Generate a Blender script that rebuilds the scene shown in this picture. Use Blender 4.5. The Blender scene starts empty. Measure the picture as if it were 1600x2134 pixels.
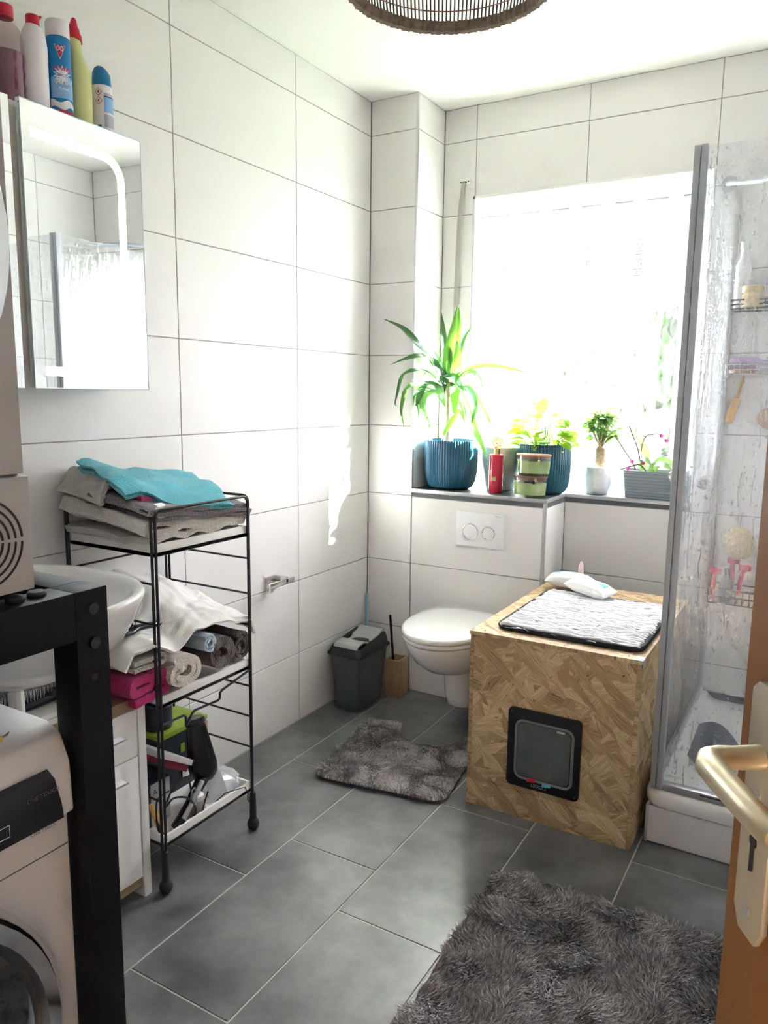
import bpy, bmesh, math, random
import numpy as np
from mathutils import Vector, Matrix, noise

scene = bpy.context.scene
COL = scene.collection
random.seed(7)
rng = np.random.default_rng(7)

# ---------------------------------------------------------------- camera
cam_d = bpy.data.cameras.new('camera')
cam = bpy.data.objects.new('camera', cam_d)
COL.objects.link(cam)
CAM = Vector((1.7853, -2.9002, 1.3262))
yaw, pitch, roll = -.5304, -.1551, .0119
_f = Vector((math.sin(yaw)*math.cos(pitch), math.cos(yaw)*math.cos(pitch), math.sin(pitch)))
_r = Vector((math.cos(yaw), -math.sin(yaw), 0))
_u = _r.cross(_f)
_r2 = _r*math.cos(roll) + _u*math.sin(roll)
_u2 = _u*math.cos(roll) - _r*math.sin(roll)
mw = Matrix((( _r2.x, _u2.x, -_f.x, CAM.x), (_r2.y, _u2.y, -_f.y, CAM.y), (_r2.z, _u2.z, -_f.z, CAM.z), (0, 0, 0, 1)))
cam.matrix_world = mw
cam_d.sensor_fit = 'HORIZONTAL'
cam_d.sensor_width = 36.0
cam_d.lens = 36.0*1591.7/1600
cam_d.clip_start = .02
scene.camera = cam

# ---------------------------------------------------------------- world, sun, exposure
world = bpy.data.worlds.new('world'); scene.world = world
world.use_nodes = True
wn = world.node_tree.nodes; wl = world.node_tree.links
bg = wn['Background']
# bright hazy summer sky, the same all around
bg.inputs['Color'].default_value = (1.06, .95, 1.07, 1)
bg.inputs['Strength'].default_value = 3.5

sun_d = bpy.data.lights.new('sun', 'SUN'); sun_d.energy = 24.0; sun_d.angle = math.radians(1.6)
sun_d.color = (1.0, .96, .88)
sun = bpy.data.objects.new('sun', sun_d); COL.objects.link(sun)
sun.location = (4, 4, 5)
sun.rotation_euler = Vector((-1, -.68, -.80)).to_track_quat('-Z', 'Y').to_euler()

por_d = bpy.data.lights.new('window_portal', 'AREA'); por_d.shape = 'RECTANGLE'
por_d.size = 1.0; por_d.size_y = 1.3
por_d.cycles.is_portal = True
por = bpy.data.objects.new('window_portal', por_d); COL.objects.link(por)
por.location = (.82, .62, 1.55); por.rotation_euler = (math.radians(-90), 0, 0)

scene.view_settings.view_transform = 'Standard'
scene.view_settings.look = 'None'
scene.view_settings.exposure = 3.55
scene.view_settings.gamma = 1.0
scene.view_settings.use_curve_mapping = False
scene.cycles.use_denoising = True
scene.cycles.max_bounces = 8
scene.cycles.glossy_bounces = 4
scene.cycles.transmission_bounces = 4
scene.cycles.use_adaptive_sampling = True
scene.cycles.adaptive_threshold = .12
scene.cycles.adaptive_min_samples = 16
scene.cycles.transparent_max_bounces = 12
scene.cycles.diffuse_bounces = 5
scene.cycles.sample_clamp_indirect = 8.0
scene.cycles.caustics_reflective = True
scene.cycles.blur_glossy = 1.0
scene.cycles.caustics_refractive = False

# ---------------------------------------------------------------- materials
MATS = {}
def nmat(name):
    m = bpy.data.materials.new(name); m.use_nodes = True
    MATS[name] = m
    nt = m.node_tree
    return m, nt, nt.nodes['Principled BSDF'], nt.nodes['Material Output']

def S(b, **k):
    for n, v in k.items():
        b.inputs[n.replace('_', ' ')].default_value = v

def pos_node(nt, scale=(1, 1, 1), rot=(0, 0, 0)):
    g = nt.nodes.new('ShaderNodeNewGeometry')
    mp = nt.nodes.new('ShaderNodeMapping')
    mp.inputs['Scale'].default_value = scale
    mp.inputs['Rotation'].default_value = rot
    nt.links.new(g.outputs['Position'], mp.inputs['Vector'])
    return mp.outputs[0]

def mat(name, col, rough=.5, metal=0., spec=.5, coat=0., noise_s=None, noise_a=.15, bump_s=None, bump_a=.3, bump_d=.002,
        sheen=0., sss=0., emis=None, emis_s=0., alpha=1., trans=0., ior=1.45, nscale=(1, 1, 1), detail=4):
    m, nt, b, o = nmat(name)
    c = (*col, 1)
    S(b, Base_Color=c, Roughness=rough, Metallic=metal, Alpha=alpha, IOR=ior)
    b.inputs['Specular IOR Level'].default_value = spec
    b.inputs['Coat Weight'].default_value = coat
    b.inputs['Coat Roughness'].default_value = .08
    b.inputs['Sheen Weight'].default_value = sheen
    b.inputs['Transmission Weight'].default_value = trans
    if emis: b.inputs['Emission Color'].default_value = (*emis, 1); b.inputs['Emission Strength'].default_value = emis_s
    if noise_s:
        v = pos_node(nt, nscale)
        n = nt.nodes.new('ShaderNodeTexNoise'); n.inputs['Scale'].default_value = noise_s; n.inputs['Detail'].default_value = detail
        nt.links.new(v, n.inputs['Vector'])
        r = nt.nodes.new('ShaderNodeValToRGB')
        r.color_ramp.elements[0].position = .3; r.color_ramp.elements[1].position = .7
        r.color_ramp.elements[0].color = (*[max(0, x*(1-noise_a)) for x in col], 1)
        r.color_ramp.elements[1].color = (*[min(1, x*(1+noise_a)) for x in col], 1)
        nt.links.new(n.outputs['Fac'], r.inputs[0]); nt.links.new(r.outputs[0], b.inputs['Base Color'])
    if bump_s:
        v = pos_node(nt, nscale)
        n2 = nt.nodes.new('ShaderNodeTexNoise'); n2.inputs['Scale'].default_value = bump_s; n2.inputs['Detail'].default_value = 3
        nt.links.new(v, n2.inputs['Vector'])
        bp = nt.nodes.new('ShaderNodeBump'); bp.inputs['Strength'].default_value = bump_a; bp.inputs['Distance'].default_value = bump_d
        nt.links.new(n2.outputs['Fac'], bp.inputs['Height']); nt.links.new(bp.outputs[0], b.inputs['Normal'])
    return m

M = {}
M['wall_tile'] = mat('wall_tile', (.795, .788, .785), .6, spec=.35, noise_s=3, noise_a=.015, bump_s=9, bump_a=.03)
M['wall_grout'] = mat('wall_grout', (.36, .33, .335), .9)
M['plaster'] = mat('plaster', (.875, .865, .85), .9, bump_s=60, bump_a=.08)
M['hall_paint'] = mat('hall_paint', (.20, .17, .14), .9)
M['floor_grout'] = mat('floor_grout', (.50, .475, .42), .85)
M['white_gloss'] = mat('white_gloss', (.86, .86, .86), .12, coat=.5)
M['white_matt'] = mat('white_matt', (.84, .84, .82), .45)
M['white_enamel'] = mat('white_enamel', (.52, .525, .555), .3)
M['dryer_enamel_shaded'] = mat('dryer_enamel_shaded', (.33, .335, .35), .35)  # darker copy of the white enamel, shade towards the dark hall in its colour
M['alu'] = mat('alu', (.62, .63, .65), .35, metal=.85)
M['alu_grey'] = mat('alu_grey', (.44, .475, .53), .4, metal=.2)
M['chrome'] = mat('chrome', (.8, .8, .82), .08, metal=1.)
M['chrome_satin'] = mat('chrome_satin', (.72, .72, .73), .25, metal=1.)
M['black_metal'] = mat('black_metal', (.0025, .003, .0045), .5, spec=.22)
M['black_wire'] = mat('black_wire', (.012, .012, .016), .35)
M['black_plastic'] = mat('black_plastic', (.012, .013, .016), .25)
M['black_matt'] = mat('black_matt', (.015, .015, .017), .7)
M['black_leather'] = mat('black_leather', (.013, .013, .015), .45, bump_s=260, bump_a=.4)
M['rubber'] = mat('rubber', (.018, .022, .026), .55)
M['slate'] = mat('slate', (.105, .12, .13), .42, noise_s=9, noise_a=.18)
M['tray_white'] = mat('tray_white', (.74, .735, .75), .3)
M['brass'] = mat('brass', (.75, .68, .50), .34, metal=.85)
M['brass_plate'] = mat('brass_plate', (.44, .41, .33), .42, metal=.5)
M['door_wood'] = mat('door_wood', (.17, .068, .013), .5, noise_s=5, noise_a=.06, nscale=(6, 6, .4))
M['beech'] = mat('beech', (.42, .27, .15), .5, noise_s=14, noise_a=.14, nscale=(5, 5, .5))
M['oak_strip'] = mat('oak_strip', (.30, .215, .125), .5, noise_s=16, noise_a=.22, nscale=(4, .6, 4))
M['bin_grey'] = mat('bin_grey', (.085, .10, .11), .28, noise_s=6, noise_a=.05)
M['bin_lid'] = mat('bin_lid', (.34, .345, .345), .35)
M['blue_plastic'] = mat('blue_plastic', (.33, .52, .68), .4)
M['soil'] = mat('soil', (.06, .04, .025), .95, bump_s=150, bump_a=.8)
M['bark'] = mat('bark', (.34, .26, .19), .9, noise_s=40, noise_a=.35, bump_s=70, bump_a=.8)
M['ficus_bark'] = mat('ficus_bark', (.42, .33, .22), .85, noise_s=90, noise_a=.3, bump_s=120, bump_a=.6)
M['pot_blue'] = mat('pot_blue', (.016, .105, .185), .38)
M['pot_teal'] = mat('pot_teal', (.012, .095, .15), .38)
M['pot_sage'] = mat('pot_sage', (.50, .565, .545), .5)
M['pot_white'] = mat('pot_white', (.80, .81, .83), .45)
M['planter_grey'] = mat('planter_grey', (.27, .31, .35), .6)
M['red_can'] = mat('red_can', (.55, .02, .055), .3, coat=.3)
M['gold'] = mat('gold', (.82, .62, .30), .25, metal=1.)
M['gold_foil'] = mat('gold_foil', (.58, .44, .20), .4, metal=.5)
M['wax_green'] = mat('wax_green', (.44, .56, .20), .5, noise_s=30, noise_a=.05)
M['lid_walnut'] = mat('lid_walnut', (.20, .09, .06), .5, noise_s=20, noise_a=.2, nscale=(1, 6, 6))
M['lid_rose'] = mat('lid_rose', (.50, .25, .17), .4)
M['pink_bloom'] = mat('pink_bloom', (.70, .10, .42), .6)
M['stem_brown'] = mat('stem_brown', (.12, .085, .07), .7)
M['towel_beige'] = mat('towel_beige', (.57, .545, .50), .95, sheen=.4, bump_s=230, bump_a=1., bump_d=.006, noise_s=25, noise_a=.06)
M['towel_cream'] = mat('towel_cream', (.70, .645, .58), .95, sheen=.4, bump_s=230, bump_a=1., bump_d=.006)
M['towel_white'] = mat('towel_white', (.77, .765, .74), .95, sheen=.3, bump_s=260, bump_a=.4, bump_d=.002)
M['towel_grey'] = mat('towel_grey', (.155, .14, .15), .95, sheen=.4, bump_s=230, bump_a=1., bump_d=.006)
M['towel_magenta'] = mat('towel_magenta', (.46, .012, .13), .95, sheen=.2, bump_s=420, bump_a=.8, bump_d=.003)
M['towel_pink'] = mat('towel_pink', (.55, .06, .20), .95, sheen=.3, bump_s=420, bump_a=.8, bump_d=.003)
M['towel_turquoise'] = mat('towel_turquoise', (.085, .46, .56), .95, sheen=.4, bump_s=230, bump_a=1., bump_d=.006, noise_s=18, noise_a=.12)
M['towel_blue'] = mat('towel_blue', (.42, .51, .62), .95, sheen=.3, bump_s=380, bump_a=.5)
M['towel_brown'] = mat('towel_brown', (.062, .045, .042), .95, sheen=.4, bump_s=230, bump_a=1., bump_d=.006)
M['towel_darkbrown'] = mat('towel_darkbrown', (.045, .022, .022), .95, sheen=.4, bump_s=230, bump_a=1., bump_d=.006)
M['paper_white'] = mat('paper_white', (.82, .82, .81), .7)
M['print_blue'] = mat('print_blue', (.10, .45, .72), .5)
M['print_dark'] = mat('print_dark', (.06, .065, .09), .5)
M['print_red'] = mat('print_red', (.62, .03, .08), .45)
M['print_white'] = mat('print_white', (.84, .85, .88), .45)
M['print_navy'] = mat('print_navy', (.02, .05, .22), .45)
M['print_sky'] = mat('print_sky', (.24, .48, .80), .4)
M['print_lilac'] = mat('print_lilac', (.45, .45, .58), .45)
M['can_blue'] = mat('can_blue', (.005, .20, .52), .28)
M['cap_blue'] = mat('cap_blue', (.01, .18, .42), .35)
M['cap_red'] = mat('cap_red', (.55, .015, .04), .3)
M['bottle_yellow'] = mat('bottle_yellow', (.66, .68, .30), .35)
M['bottle_white'] = mat('bottle_white', (.80, .79, .82), .35)
M['purple_liquid'] = mat('purple_liquid', (.17, .018, .11), .2, coat=.5)
M['razor_pink'] = mat('razor_pink', (.72, .05, .16), .35)
M['loofah'] = mat('loofah', (.62, .48, .27), .95, bump_s=120, bump_a=1.)
M['loofah_brown'] = mat('loofah_brown', (.42, .24, .14), .9)
M['lilac'] = mat('lilac', (.50, .38, .60), .5)
M['shower_mat'] = mat('shower_mat', (.045, .055, .075), .6)
M['lime'] = mat('lime', (.26, .36, .03), .5)
M['box_dark'] = mat('box_dark', (.018, .024, .032), .45)
M['box_navy'] = mat('box_navy', (.04, .055, .085), .5)
M['card_grey'] = mat('card_grey', (.50, .50, .51), .6)
M['rose_skin'] = mat('rose_skin', (.55, .30, .25), .5)
M['book_red'] = mat('book_red', (.20, .015, .03), .5)
M['wood_yellow'] = mat('wood_yellow', (.62, .36, .10), .5)
M['silver'] = mat('silver', (.62, .62, .64), .25, metal=.9)
M['mesh_grey'] = mat('mesh_grey', (.42, .40, .37), .4, metal=.4)
M['rattan'] = mat('rattan', (.20, .16, .125), .85, noise_s=60, noise_a=.3)
M['rattan_stick'] = mat('rattan_stick', (.10, .08, .075), .8)
M['rattan_red'] = mat('rattan_red', (.35, .17, .15), .8)
M['strap'] = mat('strap', (.44, .425, .40), .8)
M['bulb'] = mat('bulb', (.88, .87, .84), .3)
M['led'] = mat('led', (1, 1, 1), .5, emis=(.93, .97, 1.), emis_s=5.0)
M['mirror'] = mat('mirror', (.90, .92, .92), .015, metal=1.)
M['mirror_edge'] = mat('mirror_edge', (.55, .72, .78), .15)
M['flap_clear'] = mat('flap_clear', (.10, .12, .12), .12, spec=.6, noise_s=12, noise_a=.15)
M['washer_glass'] = mat('washer_glass', (.02, .022, .025), .05, coat=1.)
M['grey_plastic'] = mat('grey_plastic', (.16, .165, .16), .4)
M['text_grey'] = mat('text_grey', (.45, .47, .50), .5)
M['text_dim'] = mat('text_dim', (.10, .105, .115), .5)
M['fleece_black'] = mat('fleece_black', (.012, .013, .017), .9)
M['fleece'] = mat('fleece', (.74, .745, .77), .95, sheen=.3)
M['rug_base'] = mat('rug_base', (.06, .058, .062), .95)
M['grass'] = mat('grass', (.02, .055, .010), .9, noise_s=2, noise_a=.3)
M['trunk'] = mat('trunk', (.10, .07, .05), .9)

def leaf_mat(name, col, tcol, t=.45, noise_a=.2):
    m, nt, b, o = nmat(name)
    S(b, Base_Color=(*col, 1), Roughness=.38)
    tr = nt.nodes.new('ShaderNodeBsdfTranslucent'); tr.inputs[0].default_value = (*tcol, 1)
    mx = nt.nodes.new('ShaderNodeMixShader'); mx.inputs[0].default_value = t
    nt.links.new(b.outputs[0], mx.inputs[1]); nt.links.new(tr.outputs[0], mx.inputs[2]); nt.links.new(mx.outputs[0], o.inputs[0])
    return m
M['leaf_yucca'] = leaf_mat('leaf_yucca', (.055, .15, .05), (.17, .38, .045), .38)
M['leaf_yucca_dark'] = leaf_mat('leaf_yucca_dark', (.04, .11, .06), (.12, .28, .06), .3)
M['leaf_pothos'] = leaf_mat('leaf_pothos', (.17, .34, .05), (.26, .46, .05), .4)
M['leaf_pothos_y'] = leaf_mat('leaf_pothos_y', (.34, .46, .05), (.46, .56, .05), .4)
M['leaf_ficus'] = leaf_mat('leaf_ficus', (.07, .18, .045), (.16, .32, .05), .4)
M['leaf_orchid'] = leaf_mat('leaf_orchid', (.10, .20, .08), (.25, .45, .10), .3)
M['tree_leaf'] = leaf_mat('tree_leaf', (.014, .055, .008), (.022, .075, .008), .3)

def glass_thin(name, tcol, mixg=.06, rough=.02, trans_f=.0, white=(.9, .92, .95), bump=None, bump_a=.4, bscale=(1, 1, 1), fac_tex=None):
    """thin pane: transparent + a little gloss + optional milky translucency"""
    m, nt, b, o = nmat(name)
    nt.nodes.remove(b)
    t = nt.nodes.new('ShaderNodeBsdfTransparent'); t.inputs[0].default_value = (*tcol, 1)
    g = nt.nodes.new('ShaderNodeBsdfGlossy'); g.inputs['Roughness'].default_value = rough
    last = t.outputs[0]
    if trans_f > 0:
        d = nt.nodes.new('ShaderNodeBsdfTranslucent'); d.inputs[0].default_value = (*white, 1)
        df = nt.nodes.new('ShaderNodeBsdfDiffuse'); df.inputs[0].default_value = (*white, 1)
        dm = nt.nodes.new('ShaderNodeMixShader'); dm.inputs[0].default_value = .3
        nt.links.new(d.outputs[0], dm.inputs[1]); nt.links.new(df.outputs[0], dm.inputs[2])
        mx = nt.nodes.new('ShaderNodeMixShader'); mx.inputs[0].default_value = trans_f
        if fac_tex:
            v = pos_node(nt, fac_tex[1])
            n = nt.nodes.new('ShaderNodeTexNoise'); n.inputs['Scale'].default_value = fac_tex[0]; n.inputs['Detail'].default_value = 4
            nt.links.new(v, n.inputs['Vector'])
            mr = nt.nodes.new('ShaderNodeMapRange')
            mr.inputs['From Min'].default_value = .3; mr.inputs['From Max'].default_value = .7
            mr.inputs['To Min'].default_value = fac_tex[2]; mr.inputs['To Max'].default_value = fac_tex[3]
            nt.links.new(n.outputs['Fac'], mr.inputs['Value']); nt.links.new(mr.outputs[0], mx.inputs[0])
        nt.links.new(last, mx.inputs[1]); nt.links.new(dm.outputs[0], mx.inputs[2])
        last = mx.outputs[0]
    mg = nt.nodes.new('ShaderNodeMixShader'); mg.inputs[0].default_value = mixg
    nt.links.new(last, mg.inputs[1]); nt.links.new(g.outputs[0], mg.inputs[2])
    nt.links.new(mg.outputs[0], o.inputs[0])
    if bump:
        v = pos_node(nt, bscale)
        n = nt.nodes.new('ShaderNodeTexNoise'); n.inputs['Scale'].default_value = bump; n.inputs['Detail'].default_value = 3
        nt.links.new(v, n.inputs['Vector'])
        bp = nt.nodes.new('ShaderNodeBump'); bp.inputs['Strength'].default_value = bump_a; bp.inputs['Distance'].default_value = .01
        nt.links.new(n.outputs['Fac'], bp.inputs['Height']); nt.links.new(bp.outputs[0], g.inputs['Normal'])
    return m
M['window_glass'] = glass_thin('window_glass', (.95, .98, .97), .05, .1, .35, (.92, .95, .90), bump=90, fac_tex=(55, (1, 1, .35), .0, .07))
M['shower_glass'] = glass_thin('shower_glass', (.95, .96, .97), .07, .04, .1, (.80, .83, .88), bump=55, bump_a=.5, bscale=(1, 1, .3), fac_tex=(16, (1, 1, .14), .0, .13))
M['sheer'] = glass_thin('sheer', (.97, .97, .98), .0, .5, .5, (.92, .93, .96), fac_tex=(7, (6, 1, .2), .25, .50))
M['clear_glass'] = glass_thin('clear_glass', (.95, .97, .96), .10, .03)
M['pet_clear'] = glass_thin('pet_clear', (.88, .80, .80), .10, .05, .06, (.6, .5, .5))
M['droplet'] = glass_thin('droplet', (.94, .95, .96), .38, .08)
M['plastic_bag'] = glass_thin('plastic_bag', (.95, .95, .96), .08, .2, .75, (.86, .87, .90))
M['acrylic'] = glass_thin('acrylic', (.94, .95, .96), .35, .05, .15, (.9, .9, .92))

# floor tile: dark slate-look stoneware
def floor_tile_mat():
    m, nt, b, o = nmat('floor_tile')
    v = pos_node(nt)
    n1 = nt.nodes.new('ShaderNodeTexNoise'); n1.inputs['Scale'].default_value = 5.5; n1.inputs['Detail'].default_value = 7; n1.inputs['Roughness'].default_value = .62
    n2 = nt.nodes.new('ShaderNodeTexNoise'); n2.inputs['Scale'].default_value = 70; n2.inputs['Detail'].default_value = 3
    for n in (n1, n2): nt.links.new(v, n.inputs['Vector'])
    r = nt.nodes.new('ShaderNodeValToRGB'); e = r.color_ramp.elements
    e[0].position = .34; e[0].color = (.072, .078, .082, 1); e[1].position = .66; e[1].color = (.205, .214, .220, 1)
    nt.links.new(n1.outputs['Fac'], r.inputs[0])
    mx = nt.nodes.new('ShaderNodeMix'); mx.data_type = 'RGBA'; mx.blend_type = 'MULTIPLY'; mx.inputs[0].default_value = .30
    nt.links.new(r.outputs[0], mx.inputs[6]); nt.links.new(n2.outputs['Color'], mx.inputs[7]); nt.links.new(mx.outputs[2], b.inputs['Base Color'])
    b.inputs['Specular IOR Level'].default_value = 1.0
    mr = nt.nodes.new('ShaderNodeMapRange'); mr.inputs['To Min'].default_value = .27; mr.inputs['To Max'].default_value = .40
    nt.links.new(n1.outputs['Fac'], mr.inputs['Value']); nt.links.new(mr.outputs[0], b.inputs['Roughness'])
    bp = nt.nodes.new('ShaderNodeBump'); bp.inputs['Strength'].default_value = .04; bp.inputs['Distance'].default_value = .003
    nt.links.new(n1.outputs['Fac'], bp.inputs['Height']); nt.links.new(bp.outputs[0], b.inputs['Normal'])
    return m
M['floor_tile'] = floor_tile_mat()

# OSB: layers of strands, every Voronoi cell with its own grain direction
def osb_mat(name, plane='XZ', seed=0.):
    m, nt, b, o = nmat(name)
    L = nt.links.new; N = nt.nodes.new
    g = N('ShaderNodeNewGeometry'); sp = N('ShaderNodeSeparateXYZ'); L(g.outputs['Position'], sp.inputs[0])
    cb = N('ShaderNodeCombineXYZ')
    a, c = {'XZ': ('X', 'Z'), 'XY': ('X', 'Y'), 'YZ': ('Y', 'Z')}[plane]
    L(sp.outputs[a], cb.inputs[0]); L(sp.outputs[c], cb.inputs[1]); cb.inputs[2].default_value = seed
    def layer(scale, ang, stretch, off):
        nz_ = N('ShaderNodeTexNoise'); nz_.inputs['Scale'].default_value = 7; L(cb.outputs[0], nz_.inputs['Vector'])
        wr = N('ShaderNodeVectorMath'); wr.operation = 'MULTIPLY_ADD'; wr.inputs[1].default_value = (.035, .035, 0)
        L(nz_.outputs['Color'], wr.inputs[0]); L(cb.outputs[0], wr.inputs[2])
        mp0 = N('ShaderNodeMapping'); mp0.vector_type = 'POINT'; mp0.inputs['Location'].default_value = (off, off*1.7, seed)
        vr = N('ShaderNodeVectorRotate'); vr.rotation_type = 'Z_AXIS'; vr.inputs['Angle'].default_value = ang; L(wr.outputs[0], vr.inputs['Vector'])
        mp0.inputs['Scale'].default_value = (1, stretch, 1); L(vr.outputs[0], mp0.inputs[0])
        vo = N('ShaderNodeTexVoronoi'); vo.inputs['Scale'].default_value = scale; L(mp0.outputs[0], vo.inputs['Vector'])
        sc = N('ShaderNodeSeparateColor'); L(vo.outputs['Color'], sc.inputs[0])
        mp = N('ShaderNodeMapping'); mp.inputs['Scale'].default_value = (7, 130, 1); mp.inputs['Location'].default_value = (off, 0, 0); L(vr.outputs[0], mp.inputs[0])
        n = N('ShaderNodeTexNoise'); n.inputs['Scale'].default_value = 2.0; n.inputs['Detail'].default_value = 5; L(mp.outputs[0], n.inputs['Vector'])
        mix = N('ShaderNodeMath'); mix.operation = 'MULTIPLY_ADD'; mix.inputs[1].default_value = .42
        L(sc.outputs[1], mix.inputs[0]); L(n.outputs['Fac'], mix.inputs[2])
        return mix.outputs[0], sc.outputs[0]
    cur = None
    for i, (scl, ang, stx) in enumerate(((6, .2, 4.5), (7, 1.25, 4.), (6.5, 2.2, 4.5), (8, 2.75, 4.), (7.5, .75, 5.))):
        v, rnd = layer(scl, ang, stx, 3.1*i+1)
        if cur is None: cur = v; continue
        gt = N('ShaderNodeMath'); gt.operation = 'GREATER_THAN'; gt.inputs[1].default_value = .60; L(rnd, gt.inputs[0])
        mx = N('ShaderNodeMix'); L(gt.outputs[0], mx.inputs[0]); L(cur, mx.inputs[2]); L(v, mx.inputs[3]); cur = mx.outputs[0]
    r = N('ShaderNodeValToRGB'); e = r.color_ramp.elements
    e[0].position = .36; e[0].color = (.15, .08, .035, 1)
    e[1].position = 1.05 if False else 1.0; e[1].color = (.72, .55, .33, 1)
    k = e.new(.48); k.color = (.34, .215, .105, 1)
    k = e.new(.70); k.color = (.46, .315, .165, 1)
    L(cur, r.inputs[0])
    nz2 = N('ShaderNodeTexNoise'); nz2.inputs['Scale'].default_value = 42; nz2.inputs['Detail'].default_value = 2; L(cb.outputs[0], nz2.inputs['Vector'])
    dk = N('ShaderNodeMapRange'); dk.inputs['From Min'].default_value = .69; dk.inputs['From Max'].default_value = .76; L(nz2.outputs['Fac'], dk.inputs['Value'])
    m2 = N('ShaderNodeMix'); m2.data_type = 'RGBA'; L(dk.outputs[0], m2.inputs[0]); L(r.outputs[0], m2.inputs[6]); m2.inputs[7].default_value = (.12, .055, .025, 1)
    L(m2.outputs[2], b.inputs['Base Color'])
    b.inputs['Roughness'].default_value = .62
    bp = N('ShaderNodeBump'); bp.inputs['Strength'].default_value = .3; bp.inputs['Distance'].default_value = .002
    L(cur, bp.inputs['Height']); L(bp.outputs[0], b.inputs['Normal'])
    return m
M['osb_front'] = osb_mat('osb_front', 'XZ')
M['osb_top'] = osb_mat('osb_top', 'XY', 7.)
M['osb_side'] = osb_mat('osb_side', 'YZ', 13.)
M['osb_edge'] = mat('osb_edge', (.36, .25, .13), .8, noise_s=60, noise_a=.5, nscale=(1, 1, 3), bump_s=90, bump_a=.6)

def pile_mat(name, c0, c1):
    m, nt, b, o = nmat(name)
    g = nt.nodes.new('ShaderNodeNewGeometry')
    v = pos_node(nt)
    n = nt.nodes.new('ShaderNodeTexNoise'); n.inputs['Scale'].default_value = 16; n.inputs['Detail'].default_value = 4
    nt.links.new(v, n.inputs['Vector'])
    ma = nt.nodes.new('ShaderNodeMath'); ma.operation = 'MULTIPLY_ADD'; ma.inputs[1].default_value = .70
    mh = nt.nodes.new('ShaderNodeMath'); mh.operation = 'MULTIPLY'; mh.inputs[1].default_value = .55; nt.links.new(n.outputs['Fac'], mh.inputs[0])
    nt.links.new(g.outputs['Random Per Island'], ma.inputs[0]); nt.links.new(mh.outputs[0], ma.inputs[2])
    r = nt.nodes.new('ShaderNodeValToRGB'); e = r.color_ramp.elements
    e[0].position = .25; e[0].color = (*c0, 1); e[1].position = .98; e[1].color = (*c1, 1)
    nt.links.new(ma.outputs[0], r.inputs[0]); nt.links.new(r.outputs[0], b.inputs['Base Color'])
    b.inputs['Roughness'].default_value = .75; b.inputs['Sheen Weight'].default_value = .15
    return m
M['pile_toilet'] = pile_mat('pile_toilet', (.19, .185, .19), (.72, .69, .70))
M['pile_bath'] = pile_mat('pile_bath', (.085, .082, .088), (.50, .475, .485))

# ---------------------------------------------------------------- mesh helpers
def wloc(o):
    v = Vector((0, 0, 0))
    while o is not None:
        v += o.location; o = o.parent
    return v

def V(*a): return Vector(a)

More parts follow.
